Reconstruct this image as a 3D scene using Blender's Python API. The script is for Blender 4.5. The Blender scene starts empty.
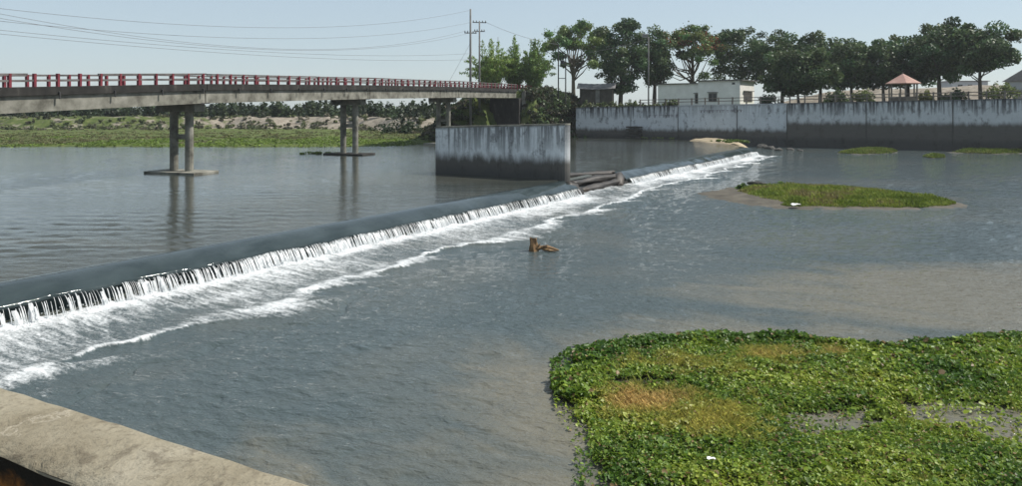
import bpy, math, random
import numpy as np
from mathutils import Vector

# ------------------------------------------------------------------ camera, sky, sun, exposure
scene = bpy.context.scene
HOR, F, EYE = 108.0, 738.0, 6.85        # horizon row, focal length (px of a 1022 wide frame), eye height over the lower pool
UP = 1.15                               # upper pool level, lower pool is z = 0
cam_d = bpy.data.cameras.new('camera')
cam_d.sensor_width = 36.0
cam_d.lens = 36.0 * F / 1022.0
cam_d.shift_y = -(243.0 - HOR) / 1022.0
cam_d.clip_start = 0.1
cam_d.clip_end = 6000.0
cam = bpy.data.objects.new('camera', cam_d)
scene.collection.objects.link(cam)
cam.location = (0, 0, EYE)
cam.rotation_euler = (math.radians(90), 0, 0)
scene.camera = cam

SUN_EL, SUN_AZ = math.radians(52), math.radians(80)      # azimuth measured from +Y towards +X
world = bpy.data.worlds.new('World')
scene.world = world
world.use_nodes = True
wn = world.node_tree
wn.nodes.clear()
sky = wn.nodes.new('ShaderNodeTexSky')
sky.sky_type = 'NISHITA'
sky.sun_disc = False
sky.sun_elevation = SUN_EL
sky.sun_rotation = SUN_AZ
sky.air_density = 1.0
sky.dust_density = 0.6
sky.ozone_density = 3.0
bg = wn.nodes.new('ShaderNodeBackground')
bg.inputs['Strength'].default_value = 0.11
wo = wn.nodes.new('ShaderNodeOutputWorld')
hz_mix = wn.nodes.new('ShaderNodeMix')          # even pale haze over the whole sky
hz_mix.data_type = 'RGBA'
hz_mix.inputs[0].default_value = 0.70
hz_mix.inputs[7].default_value = (3.45, 4.02, 4.36, 1)
wn.links.new(sky.outputs[0], hz_mix.inputs[6])
wn.links.new(hz_mix.outputs[2], bg.inputs['Color'])
wn.links.new(bg.outputs[0], wo.inputs['Surface'])

sun_d = bpy.data.lights.new('sun', 'SUN')
sun_d.energy = 4.3
sun_d.angle = math.radians(0.53)
sun_d.color = (1.0, 0.95, 0.87)
sun = bpy.data.objects.new('sun', sun_d)
scene.collection.objects.link(sun)
to_sun = Vector((math.sin(SUN_AZ) * math.cos(SUN_EL), math.cos(SUN_AZ) * math.cos(SUN_EL), math.sin(SUN_EL)))
sun.rotation_euler = to_sun.to_track_quat('Z', 'Y').to_euler()
sun.location = (60, 40, 80)

scene.view_settings.view_transform = 'Standard'
scene.view_settings.look = 'None'
scene.view_settings.exposure = 0.45
scene.view_settings.gamma = 1.0
scene.view_settings.use_curve_mapping = False

# ------------------------------------------------------------------ helpers
COL = scene.collection
rng = np.random.default_rng(7)
random.seed(7)


def at(px, py, z):
    D = (EYE - z) * F / (py - HOR)
    return np.array([(px - 511.0) / F * D, D, z])


def atD(px, py, D):
    return np.array([(px - 511.0) / F * D, D, EYE - (py - HOR) * D / F])


def link(o, parent=None):
    COL.objects.link(o)
    if parent is not None:
        o.parent = parent
    return o


def tag(o, label=None, cat=None, group=None, kind=None):
    if label: o['label'] = label
    if cat: o['category'] = cat
    if group: o['group'] = group
    if kind: o['kind'] = kind
    return o


def empty(name, loc=(0, 0, 0), rz=0.0):
    o = bpy.data.objects.new(name, None)
    o.empty_display_size = 0.3
    o.location = loc
    o.rotation_euler = (0, 0, rz)
    return link(o)


def hash2(ix, iy, seed):
    v = np.sin(ix * 127.1 + iy * 311.7 + seed * 74.7) * 43758.5453
    return v - np.floor(v)


def vnoise(x, y, seed=0):
    x = np.asarray(x, float); y = np.asarray(y, float)
    ix = np.floor(x); iy = np.floor(y)
    fx = x - ix; fy = y - iy
    fx = fx * fx * (3 - 2 * fx); fy = fy * fy * (3 - 2 * fy)
    a = hash2(ix, iy, seed); b = hash2(ix + 1, iy, seed)
    c = hash2(ix, iy + 1, seed); d = hash2(ix + 1, iy + 1, seed)
    return (a * (1 - fx) + b * fx) * (1 - fy) + (c * (1 - fx) + d * fx) * fy


def fbm(x, y, seed=0, octv=4):
    s = 0; a = 0.5; t = 0
    for k in range(octv):
        s = s + a * vnoise(x * 2 ** k, y * 2 ** k, seed + k * 3.1)
        t += a; a *= 0.5
    return s / t


def sstep(a, b, x):
    t = np.clip((x - a) / (b - a), 0, 1)
    return t * t * (3 - 2 * t)


def mesh_from(name, V, Fc, material, parent=None, smooth=False, attrs=None, loc=None):
    """V (n,3), Fc list of index tuples or an (m,k) array; attrs: name -> (type, domain, values)."""
    me = bpy.data.meshes.new(name)
    V = np.asarray(V, dtype=np.float32)
    if isinstance(Fc, np.ndarray):
        m, k = Fc.shape
        me.vertices.add(len(V)); me.vertices.foreach_set('co', V.ravel())
        me.loops.add(m * k); me.loops.foreach_set('vertex_index', Fc.astype(np.int32).ravel())
        me.polygons.add(m)
        me.polygons.foreach_set('loop_start', np.arange(0, m * k, k, dtype=np.int32))
        me.update(calc_edges=True)
    else:
        me.from_pydata([tuple(map(float, v)) for v in V], [], [tuple(int(i) for i in f) for f in Fc])
        me.update()
    if attrs:
        for an, (ty, dom, vals) in attrs.items():
            at_ = me.attributes.new(an, ty, dom)
            key = {'FLOAT': 'value', 'FLOAT_VECTOR': 'vector', 'FLOAT_COLOR': 'color'}[ty]
            at_.data.foreach_set(key, np.asarray(vals, dtype=np.float32).ravel())
    if smooth:
        me.polygons.foreach_set('use_smooth', np.ones(len(me.polygons), dtype=bool))
    me.materials.append(material)
    o = bpy.data.objects.new(name, me)
    if loc is not None:
        o.location = loc
    return link(o, parent)


class MB:
    """collects boxes, tubes and prisms for one mesh object"""
    def __init__(self):
        self.v = []; self.f = []

    def add(self, verts, faces):
        b = len(self.v)
        self.v += [tuple(map(float, p)) for p in verts]
        self.f += [tuple(i + b for i in f) for f in faces]
        return self

    def box(self, c, h, ax=(1, 0, 0), ay=(0, 1, 0), az=(0, 0, 1)):
        c = np.array(c, float); ax = np.array(ax, float) * h[0]; ay = np.array(ay, float) * h[1]; az = np.array(az, float) * h[2]
        P = [c + sx * ax + sy * ay + sz * az for sz in (-1, 1) for sx, sy in ((-1, -1), (1, -1), (1, 1), (-1, 1))]
        self.add(P, [(3, 2, 1, 0), (4, 5, 6, 7), (0, 1, 5, 4), (1, 2, 6, 5), (2, 3, 7, 6), (3, 0, 4, 7)])
        return self

    def beam(self, a, b, w, h, up=(0, 0, 1)):
        a = np.array(a, float); b = np.array(b, float)
        d = b - a; L = np.linalg.norm(d); d /= L
        s = np.cross(d, np.array(up, float)); s /= np.linalg.norm(s)
        u = np.cross(s, d)
        return self.box((a + b) / 2, (L / 2, w / 2, h / 2), d, s, u)

    def tube(self, pts, rad, n=8, cap=True, jit=0.0, sq=1.0):
        pts = [np.array(p, float) for p in pts]
        if not hasattr(rad, '__len__'): rad = [rad] * len(pts)
        b = len(self.v); k = len(pts)
        for i, p in enumerate(pts):
            d = pts[min(i + 1, k - 1)] - pts[max(i - 1, 0)]
            d /= (np.linalg.norm(d) + 1e-9)
            r = np.array([1.0, 0, 0]) if abs(d[0]) < 0.8 else np.array([0, 1.0, 0])
            s = np.cross(d, r); s /= np.linalg.norm(s); u = np.cross(s, d)
            for j in range(n):
                a = 2 * math.pi * j / n
                kj = 1 + jit * (math.sin(j * 1.9 + i * 0.8 + k) + 0.7 * math.sin(j * 3.1 - i * 1.7)) if jit else 1.0
                w_ = rad[i] * kj * (math.cos(a) * s + math.sin(a) * u)
                self.v.append((p[0] + w_[0], p[1] + w_[1], p[2] + w_[2] * sq))
        for i in range(k - 1):
            for j in range(n):
                j2 = (j + 1) % n
                self.f.append((b + i * n + j, b + i * n + j2, b + (i + 1) * n + j2, b + (i + 1) * n + j))
        if cap:
            self.f.append(tuple(b + j for j in range(n))[::-1])
            self.f.append(tuple(b + (k - 1) * n + j for j in range(n)))
        return self

    def prism(self, poly, z0, z1):
        n = len(poly)
        P = [(p[0], p[1], z0) for p in poly] + [(p[0], p[1], z1) for p in poly]
        self.add(P, [tuple(range(n))[::-1], tuple(range(n, 2 * n))] + [(i, (i + 1) % n, n + (i + 1) % n, n + i) for i in range(n)])
        return self

    def build(self, name, material, parent=None, smooth=False, bevel=0.0, origin=None):
        V = np.array(self.v, float)
        if origin is not None:
            V = V - np.array(origin, float)
        o = mesh_from(name, V, self.f, material, parent, smooth, loc=origin)
        if bevel:
            md = o.modifiers.new('bevel', 'BEVEL'); md.width = bevel; md.segments = 2; md.limit_method = 'ANGLE'
        return o


def grid_faces(nu, nv):
    i = np.arange((nu - 1) * (nv - 1)); a = i // (nv - 1); b = i % (nv - 1)
    p = a * nv + b
    return np.stack([p, p + nv, p + nv + 1, p + 1], 1)


# ------------------------------------------------------------------ material helpers
class NT:
    def __init__(self, name):
        self.m = bpy.data.materials.new(name); self.m.use_nodes = True
        self.t = self.m.node_tree
        self.b = self.t.nodes['Principled BSDF']
        self.out = self.t.nodes['Material Output']
        self.geo = self.t.nodes.new('ShaderNodeNewGeometry')

    def n(self, ty, **kw):
        nd = self.t.nodes.new(ty)
        for k, v in kw.items(): setattr(nd, k, v)
        return nd

    def l(self, a, b): self.t.links.new(a, b)

    def setin(self, nd, i, v):
        s = nd.inputs[i]
        if isinstance(v, bpy.types.NodeSocket): self.l(v, s)
        else: s.default_value = v

    def math(self, op, a, b=None, c=None, clamp=False):
        nd = self.n('ShaderNodeMath', operation=op, use_clamp=clamp)
        self.setin(nd, 0, a)
        if b is not None: self.setin(nd, 1, b)
        if c is not None: self.setin(nd, 2, c)
        return nd.outputs[0]

    def ss(self, x, a, b):
        nd = self.n('ShaderNodeMapRange', interpolation_type='SMOOTHSTEP')
        self.setin(nd, 0, x); nd.inputs[1].default_value = a; nd.inputs[2].default_value = b
        return nd.outputs[0]

    def mapr(self, x, a, b, c=0.0, d=1.0):
        nd = self.n('ShaderNodeMapRange')
        self.setin(nd, 0, x)
        for i, v in enumerate((a, b, c, d)): nd.inputs[i + 1].default_value = v
        return nd.outputs[0]

    def pos(self, scale=(1, 1, 1), rot=0.0, off=(0, 0, 0), src=None):
        mp = self.n('ShaderNodeMapping')
        mp.inputs['Scale'].default_value = scale
        mp.inputs['Location'].default_value = off
        # rotate first so that the stretch follows the turned axes
        if rot:
            r = self.n('ShaderNodeVectorRotate', rotation_type='Z_AXIS')
            r.inputs['Angle'].default_value = rot
            self.l(src or self.geo.outputs['Position'], r.inputs['Vector'])
            self.l(r.outputs[0], mp.inputs['Vector'])
        else:
            self.l(src or self.geo.outputs['Position'], mp.inputs['Vector'])
        return mp.outputs[0]

    def noise(self, vec, scale=1.0, detail=4.0, rough=0.55, dist=0.0):
        nd = self.n('ShaderNodeTexNoise')
        nd.inputs['Scale'].default_value = scale
        nd.inputs['Detail'].default_value = detail
        nd.inputs['Roughness'].default_value = rough
        nd.inputs['Distortion'].default_value = dist
        self.l(vec, nd.inputs['Vector'])
        return nd.outputs[0]

    def ramp(self, fac, stops):
        nd = self.n('ShaderNodeValToRGB')
        while len(nd.color_ramp.elements) < len(stops): nd.color_ramp.elements.new(0.5)
        for e, (p, c) in zip(nd.color_ramp.elements, stops):
            e.position = p; e.color = (*c, 1)
        self.l(fac, nd.inputs[0])
        return nd.outputs[0]

    def mix(self, fac, a, b, blend='MIX'):
        nd = self.n('ShaderNodeMix', data_type='RGBA', blend_type=blend)
        self.setin(nd, 0, fac)
        for i, v in ((6, a), (7, b)):
            if isinstance(v, bpy.types.NodeSocket): self.l(v, nd.inputs[i])
            else: nd.inputs[i].default_value = (*v, 1)
        return nd.outputs[2]

    def bump(self, h, strength=0.3, dist=0.05, normal=None):
        nd = self.n('ShaderNodeBump')
        nd.inputs['Strength'].default_value = strength
        nd.inputs['Distance'].default_value = dist
        self.l(h, nd.inputs['Height'])
        if normal is not None: self.l(normal, nd.inputs['Normal'])
        return nd.outputs[0]

    def dot(self, v):
        nd = self.n('ShaderNodeVectorMath', operation='DOT_PRODUCT')
        self.l(self.geo.outputs['Position'], nd.inputs[0]); nd.inputs[1].default_value = v
        return nd.outputs['Value']

    def z(self):
        s = self.n('ShaderNodeSeparateXYZ'); self.l(self.geo.outputs['Position'], s.inputs[0])
        return s.outputs[2]

    def attr(self, name):
        return self.n('ShaderNodeAttribute', attribute_name=name)

    def done(self, color=None, rough=None, normal=None, spec=None):
        if color is not None: self.setin(self.b, 'Base Color', color if isinstance(color, bpy.types.NodeSocket) else (*color, 1))
        if rough is not None: self.setin(self.b, 'Roughness', rough)
        if normal is not None: self.l(normal, self.b.inputs['Normal'])
        if spec is not None: self.b.inputs['Specular IOR Level'].default_value = spec
        return self.m


def simple(name, stops, scale=2.0, rough=0.85, bump=0.2, dist=0.02, stretch=(1, 1, 1), detail=6, spec=0.3):
    t = NT(name)
    v = t.pos(stretch)
    nz = t.noise(v, scale, detail, 0.6)
    c = t.ramp(nz, stops)
    n2 = t.noise(v, scale * 6, 4, 0.6)
    return t.done(c, rough, t.bump(n2, bump, dist), spec)


def water_mat(name, deep, silt, ripple, rot, silt_expr=None):
    """ripple: list of (scale xyz, noise scale, strength)"""
    t = NT(name)
    nrm = None
    for sc, ns, stg, dst in ripple:
        v = t.pos(sc, rot)
        h = t.noise(v, ns, 3.0, 0.55, 0.3)
        nrm = t.bump(h, stg, dst, nrm)
    big = t.noise(t.pos((0.06, 0.11, 1.0), 0.3), 1.0, 4, 0.6, 0.8)
    fac = t.ss(big, 0.42, 0.66)
    if silt_expr: fac = silt_expr(t, fac)
    c = t.mix(fac, deep, silt)
    t.b.inputs['IOR'].default_value = 1.33
    return t, t.done(c, 0.04, nrm, 0.5)


def leaf_mat(name, rough=0.45, trans=0.25, spec=0.35):
    t = NT(name)
    a = t.attr('col')
    t.done(a.outputs['Color'], rough, None, spec)
    tr = t.n('ShaderNodeBsdfTranslucent')
    hs = t.n('ShaderNodeHueSaturation'); hs.inputs['Value'].default_value = 1.3
    t.l(a.outputs['Color'], hs.inputs['Color']); t.l(hs.outputs[0], tr.inputs['Color'])
    mx = t.n('ShaderNodeMixShader'); mx.inputs[0].default_value = trans
    t.l(t.b.outputs[0], mx.inputs[1]); t.l(tr.outputs[0], mx.inputs[2])
    t.l(mx.outputs[0], t.out.inputs['Surface'])
    return t.m


def stained_wall(name, along, ztop, zwet, light, streak=1.0, slope=0.0, a0=0.0, wet=(0.090, 0.080, 0.066), zfoot=1.3):
    """weathered concrete: black drips from the top edge, algae dark band near the water"""
    t = NT(name)
    s = t.dot((along[0], along[1], 0.0)); z = t.z()
    if slope:
        top = t.math('MULTIPLY_ADD', t.math('SUBTRACT', s, a0), slope, ztop)
        dz = t.math('SUBTRACT', top, z)
    else:
        dz = t.math('SUBTRACT', ztop, z)
    cv = t.n('ShaderNodeCombineXYZ'); t.l(s, cv.inputs[0]); t.l(z, cv.inputs[2])
    vec = cv.outputs[0]
    base = t.noise(vec, 0.55, 6, 0.62)
    fine = t.noise(vec, 4.0, 5, 0.65)
    col = t.mix(base, tuple(c * 0.72 for c in light), light)
    col = t.mix(t.math('MULTIPLY', t.ss(fine, 0.45, 0.75), 0.35), col, tuple(c * 0.5 for c in light))
    # narrow drips
    st = t.noise(t.pos((2.3, 1, 0.10), src=vec), 1.0, 5, 0.7)
    reach = t.math('MULTIPLY', t.noise(t.pos((0.7, 1, 0.0), src=vec), 1.0, 3, 0.6), 4.6)
    fade = t.math('SUBTRACT', 1.0, t.math('DIVIDE', dz, reach), clamp=True)
    drip = t.math('MULTIPLY', t.ss(st, 0.42, 0.56), t.math('POWER', fade, 0.45))
    drip = t.math('MAXIMUM', drip, t.math('MULTIPLY', t.ss(t.math('ADD', dz, t.math('MULTIPLY', st, 0.5)), 0.62, 0.30), 0.8))
    drip = t.math('MULTIPLY', drip, streak, clamp=True)
    col = t.mix(drip, col, (0.03, 0.032, 0.036))
    # blotches
    bl = t.noise(t.pos((0.9, 1, 0.6), src=vec), 0.9, 6, 0.7)
    col = t.mix(t.math('MULTIPLY', t.ss(bl, 0.52, 0.66), 0.65), col, (0.05, 0.05, 0.052))
    # tide mark
    edge = t.math('ADD', zwet, t.math('MULTIPLY', t.math('SUBTRACT', t.noise(t.pos((1.3, 1, 0.3), src=vec), 1.0, 5, 0.7), 0.5), 1.5))
    w = t.math('MULTIPLY', t.ss(t.math('SUBTRACT', edge, z), -0.55, 0.5), 0.93)
    wetc = t.mix(t.noise(t.pos((0.5, 1, 2.0), src=vec), 1.2, 5, 0.7), wet, tuple(c * 0.5 for c in wet))
    wetc = t.mix(t.ss(t.math('SUBTRACT', t.math('ADD', zfoot, t.math('MULTIPLY', base, 1.2)), z), -0.3, 0.9), wetc, tuple(c * 0.3 for c in wet))
    col = t.mix(w, col, wetc)
    return t.done(col, 0.85, t.bump(fine, 0.35, 0.03), 0.25)


M = {}
M['leaf'] = leaf_mat('tree_leaf', 0.5, 0.25, 0.25)
M['leaf_gloss'] = leaf_mat('hyacinth_leaf', 0.45, 0.3, 0.3)
M['blade'] = leaf_mat('grass_blade', 0.6, 0.3, 0.2)
M['bark'] = simple('bark', [(0.3, (0.05, 0.04, 0.032)), (0.7, (0.13, 0.105, 0.08))], 3.0, 0.95, 0.5, 0.05, (1, 1, 0.25))
M['bark_pale'] = simple('bark_pale', [(0.3, (0.12, 0.10, 0.08)), (0.7, (0.24, 0.20, 0.16))], 3.0, 0.95, 0.5, 0.05, (1, 1, 0.25))
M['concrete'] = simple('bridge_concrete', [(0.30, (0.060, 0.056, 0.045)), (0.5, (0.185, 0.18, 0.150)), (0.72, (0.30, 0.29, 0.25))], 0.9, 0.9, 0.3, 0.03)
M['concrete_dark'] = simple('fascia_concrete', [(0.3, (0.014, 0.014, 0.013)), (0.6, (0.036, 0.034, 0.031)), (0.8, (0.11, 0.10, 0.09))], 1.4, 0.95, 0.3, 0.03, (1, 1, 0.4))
M['red'] = simple('faded_red_paint', [(0.3, (0.09, 0.018, 0.024)), (0.55, (0.19, 0.030, 0.042)), (0.8, (0.22, 0.085, 0.08))], 1.6, 0.7, 0.2, 0.01)
M['rail'] = simple('weathered_rail', [(0.3, (0.05, 0.05, 0.05)), (0.55, (0.13, 0.12, 0.115)), (0.8, (0.26, 0.23, 0.22))], 0.6, 0.8, 0.2, 0.01)
M['metal'] = simple('pole_concrete', [(0.3, (0.12, 0.12, 0.115)), (0.7, (0.20, 0.195, 0.185))], 1.0, 0.8, 0.1, 0.01)
M['dark_metal'] = simple('dark_steel', [(0.3, (0.03, 0.03, 0.032)), (0.7, (0.07, 0.068, 0.065))], 2.0, 0.6, 0.1, 0.01)
M['wire'] = simple('wire', [(0.3, (0.16, 0.16, 0.17)), (0.7, (0.22, 0.22, 0.23))], 2.0, 0.6, 0.0, 0.01)
M['rubber'] = simple('old_rubber', [(0.25, (0.015, 0.014, 0.013)), (0.55, (0.036, 0.031, 0.027)), (0.8, (0.12, 0.085, 0.058))], 0.7, 0.55, 0.25, 0.04, spec=0.4)
M['plaster'] = simple('house_plaster', [(0.3, (0.66, 0.65, 0.61)), (0.7, (0.80, 0.79, 0.75))], 0.7, 0.9, 0.1, 0.01)
M['roof_slab'] = simple('roof_slab', [(0.3, (0.06, 0.06, 0.058)), (0.7, (0.14, 0.135, 0.13))], 1.0, 0.9, 0.1, 0.01)
M['glass'] = simple('dark_pane', [(0.3, (0.012, 0.015, 0.018)), (0.7, (0.03, 0.034, 0.038))], 1.0, 0.12, 0.0, 0.01, spec=0.5)
M['frame'] = simple('window_frame', [(0.3, (0.16, 0.15, 0.14)), (0.7, (0.24, 0.23, 0.21))], 1.0, 0.7, 0.0, 0.01)
M['gazebo_roof'] = simple('gazebo_roof', [(0.3, (0.30, 0.17, 0.14)), (0.7, (0.44, 0.29, 0.24))], 0.8, 0.85, 0.2, 0.02)
M['fence'] = simple('fence_concrete', [(0.3, (0.10, 0.085, 0.072)), (0.7, (0.24, 0.21, 0.18))], 0.6, 0.9, 0.1, 0.01)
M['tin'] = simple('old_tin_roof', [(0.3, (0.10, 0.10, 0.10)), (0.7, (0.24, 0.23, 0.22))], 1.0, 0.6, 0.1, 0.01)
M['hut_wall'] = simple('hut_wall', [(0.3, (0.04, 0.036, 0.032)), (0.7, (0.09, 0.08, 0.07))], 1.0, 0.9, 0.1, 0.01)
M['sand'] = simple('sand', [(0.25, (0.18, 0.14, 0.095)), (0.5, (0.32, 0.26, 0.175)), (0.75, (0.42, 0.35, 0.245))], 0.5, 0.95, 0.3, 0.05)
M['mud'] = simple('mud', [(0.25, (0.035, 0.030, 0.022)), (0.5, (0.075, 0.066, 0.050)), (0.75, (0.13, 0.115, 0.088))], 0.9, 0.8, 0.4, 0.05)
M['rock'] = simple('dark_rock', [(0.3, (0.03, 0.03, 0.028)), (0.7, (0.10, 0.095, 0.085))], 1.2, 0.9, 0.5, 0.08)
M['wood'] = simple('wet_driftwood', [(0.3, (0.05, 0.03, 0.018)), (0.55, (0.20, 0.12, 0.055)), (0.8, (0.36, 0.24, 0.12))], 5.0, 0.6, 0.4, 0.03)
M['litter'] = simple('white_litter', [(0.3, (0.60, 0.60, 0.58)), (0.7, (0.78, 0.78, 0.75))], 8.0, 0.5, 0.1, 0.01)
M['paint_mark'] = simple('faded_writing_paint', [(0.4, (0.10, 0.085, 0.10)), (0.65, (0.20, 0.19, 0.21))], 1.5, 0.9, 0.0, 0.01)
M['house_far'] = simple('far_house_wall', [(0.3, (0.36, 0.38, 0.41)), (0.7, (0.46, 0.48, 0.50))], 0.4, 0.9, 0.0, 0.01)

# ------------------------------------------------------------------ dam axis frame
DO = np.array([-16.5, 23.9]); DD = np.array([0.524, 0.852]); DD /= np.linalg.norm(DD); DN = np.array([DD[1], -DD[0]])   # along, downstream


def dam(s, n, z=0.0):
    s = np.asarray(s, float); n = np.asarray(n, float)
    return np.stack(np.broadcast_arrays(DO[0] + DD[0] * s + DN[0] * n, DO[1] + DD[1] * s + DN[1] * n, np.asarray(z, float) + 0 * s), -1)


def dam_inv(p):
    q = np.asarray(p)[..., :2] - DO
    return q @ DD, q @ DN


# wall on the far right bank
WO = np.array([17.5, 145.0]); WD = np.array([0.902, -0.432]); WD /= np.linalg.norm(WD); WN = np.array([-WD[1], WD[0]])   # WN points inland


def wall_pt(t, v=0.0, z=0.0):
    return np.array([WO[0] + WD[0] * t + WN[0] * v, WO[1] + WD[1] * t + WN[1] * v, z])


def wall_t(px):
    k = (px - 511.0) / F
    return (k * WO[1] - WO[0]) / (WD[0] - k * WD[1])


WT0, WZ0, WSL = wall_t(600), 7.05, (8.35 - 7.05) / (wall_t(1022) - wall_t(600))


def wall_top(t): return WZ0 + (np.asarray(t, float) - WT0) * WSL


# ------------------------------------------------------------------ water
def silt_down(t, fac):
    # shallow silty water around the hyacinth raft and the islet, broken up by noise
    def blob(cx, cy, rx, ry):
        v = t.n('ShaderNodeVectorMath', operation='SUBTRACT'); t.l(t.geo.outputs['Position'], v.inputs[0]); v.inputs[1].default_value = (cx, cy, 0)
        d = t.n('ShaderNodeVectorMath', operation='DIVIDE'); t.l(v.outputs[0], d.inputs[0]); d.inputs[1].default_value = (rx, ry, 1e6)
        ln = t.n('ShaderNodeVectorMath', operation='LENGTH'); t.l(d.outputs[0], ln.inputs[0])
        return t.ss(ln.outputs['Value'], 1.0, 0.25)
    n = t.noise(t.pos((0.16, 0.35, 1.0), 0.5), 1.0, 5, 0.6, 1.2)
    b = t.math('MAXIMUM', blob(7, 17, 14, 12), blob(20, 27, 20, 9))
    b = t.math('MAXIMUM', b, blob(25, 56, 14, 5))
    b = t.math('MAXIMUM', b, t.math('MULTIPLY', blob(-2, 12, 9, 7), 0.6))
    k = t.math('ADD', b, t.math('MULTIPLY', t.math('SUBTRACT', n, 0.5), 1.3))
    base = t.math('MULTIPLY', fac, 0.25)
    return t.math('MAXIMUM', t.ss(k, 0.25, 0.95), base)


DEEP_D, SILT_D = (0.054, 0.072, 0.074), (0.135, 0.127, 0.098)
RIP_D = [((0.8, 1.3, 1), 1.7, 1.0, 0.085), ((0.8, 1.4, 1), 4.0, 1.0, 0.075), ((1.0, 1.3, 1), 12.0, 1.0, 0.015)]
_t, M['water_down'] = water_mat('river_water_lower', DEEP_D, SILT_D, RIP_D, 0.35, silt_down)
_t, M['water_up'] = water_mat('river_water_upper', (0.040, 0.046, 0.040), (0.065, 0.068, 0.056),
                              [((0.4, 1.4, 1), 1.8, 1.0, 0.016), ((0.45, 1.4, 1), 4.0, 1.0, 0.014), ((0.6, 1.3, 1), 11.0, 1.0, 0.005)], 0.12)

rw_ = np.random.default_rng(17)


def wave_set(n, lmin, lmax, slope, spread, heading):
    """many small sine waves: direction, wave number, amplitude, phase"""
    L = np.exp(rw_.uniform(math.log(lmin), math.log(lmax), n))
    a = heading + rw_.normal(size=n) * spread
    k = 2 * math.pi / L
    A = slope * math.sqrt(2.0 / n) / k
    return np.cos(a) * k, np.sin(a) * k, A, rw_.uniform(0, 6.283, n), L


def waves(ws, X, Y, cell=None):
    Z = np.zeros_like(X)
    for kx, ky, A, ph, L in zip(*ws):
        f = 1.0 if cell is None else np.clip((L / cell - 1.6) / 1.6, 0, 1)
        Z += A * f * np.sin(kx * X + ky * Y + ph)
    return Z


WS_D = wave_set(50, 0.20, 1.7, 0.09, 0.5, 1.35)
WS_U = wave_set(44, 0.30, 1.7, 0.036, 0.38, 1.62)


def gust(X, Y, sd):      # patches of livelier and calmer water
    return 0.45 + 1.1 * sstep(0.3, 0.7, fbm(X * 0.05, Y * 0.09, sd, 3))


def fan(ncol, k0, k1, rows):
    D = (EYE) * F / (rows - HOR)
    K = np.linspace(k0, k1, ncol)
    Y, Kk = np.meshgrid(D, K, indexing='ij')
    cell = np.maximum(np.gradient(D)[:, None] * -1.0, Y * (k1 - k0) / ncol)
    return Kk * Y, Y, np.abs(cell)


edge_px = [(-60, 402), (0, 381), (41, 368), (100, 352), (156, 337), (205, 323), (249, 310), (284, 298), (326, 284), (389, 270), (427, 256), (463, 247), (501, 236), (550, 224), (575, 214), (615, 203), (652, 189.5), (701, 177.5), (743, 164.6), (781, 154)]
es, en = [], []
for (ex, ey) in edge_px:
    s_, n_ = dam_inv(at(ex, ey, 0.03)); es.append(s_); en.append(n_)
es = np.array(es); en = np.array(en); ordr = np.argsort(es); es = es[ordr]; en = en[ordr]
en = np.clip(en, 2.5, 9.5)


def edge(s): return np.interp(s, es, en) + (fbm(s * 0.35, s * 0, 51, 3) - 0.5) * 1.5 + (fbm(s * 1.6, s * 0, 52, 3) - .5) * 0.5


FOAM_T = 1.6
# lower pool
X, Y, cell = fan(520, -0.78, 0.78, np.arange(600.0, 143.2, -0.9))
Zw = waves(WS_D, X, Y, cell) * gust(X, Y, 301)
ss_, nn_ = dam_inv(np.stack([X, Y], -1))
lim = 1.42 + FOAM_T * (edge(ss_) - 1.42)
cov = sstep(lim - 0.10, lim - 0.45, nn_) * sstep(98.0, 96.5, ss_) * (ss_ > -14)
Zw = Zw * (1 - cov) - 0.16 * cov
Zw = np.where((nn_ < 1.0) & (ss_ < 97), -0.5, Zw)
tag(mesh_from('river_water', np.stack([X, Y, Zw], -1).reshape(-1, 3), grid_faces(*X.shape), M['water_down'], smooth=True), 'lower river pool below the rubber dam', kind='structure')
me_pts = [(-90, -60), (500, -200), (500, 140), (-90, 200)]
tag(mesh_from('river_water', [(x, y, -0.2) for x, y in me_pts], [(0, 1, 2, 3)], M['water_down']), 'lower river pool beyond the view', kind='structure')
# upper pool
X, Y, cell = fan(540, -0.78, 0.36, np.concatenate([np.arange(352.0, 200.0, -0.9), np.arange(200.0, 141.0, -0.5)]))
Y = Y * (EYE - UP) / EYE; X = X * (EYE - UP) / EYE
ss_, nn_ = dam_inv(np.stack([X, Y], -1))
Zw = UP + waves(WS_U, X, Y, cell) * gust(X, Y, 303) * (0.75 + 0.7 * sstep(60, 28, Y)) * sstep(0.1, -0.9, nn_)
Zw = np.where(nn_ > 0.05, UP - (nn_ - 0.05) * 1.0, Zw)
gapm = (ss_ > 39.6) & (ss_ < 48.6) & (nn_ > -0.75)
Zw = np.where(gapm, UP - (nn_ + 0.75) * 2.5, Zw)
# bounded on the right by the sand hump between dam end and wall
bx = np.interp(Y, [105.0, 122.0, 141.0], [34.0, 35.0, 33.5])
Zw = np.where((X > bx) & (ss_ > 96), UP - np.minimum((X - bx) * 2.0, 3.0), Zw)
Zw = np.maximum(Zw, -1.2)
tag(mesh_from('river_water', np.stack([X, Y, Zw], -1).reshape(-1, 3), grid_faces(*X.shape), M['water_up'], smooth=True), 'upper river pool held back behind the rubber dam', kind='structure')
e0 = dam(-30, -0.6); e1 = dam(96.5, -0.6)
upp = [e0[:2], e1[:2], (33.0, 122.0), (32.0, 141.0), wall_pt(-10, 1.5)[:2], (-30, 260), (-700, 260), (-700, e0[1])]
tag(mesh_from('river_water', [(p[0], p[1], UP - 0.16) for p in upp], [tuple(range(len(upp)))], M['water_up']), 'upper river pool beyond the view', kind='structure')

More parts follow.
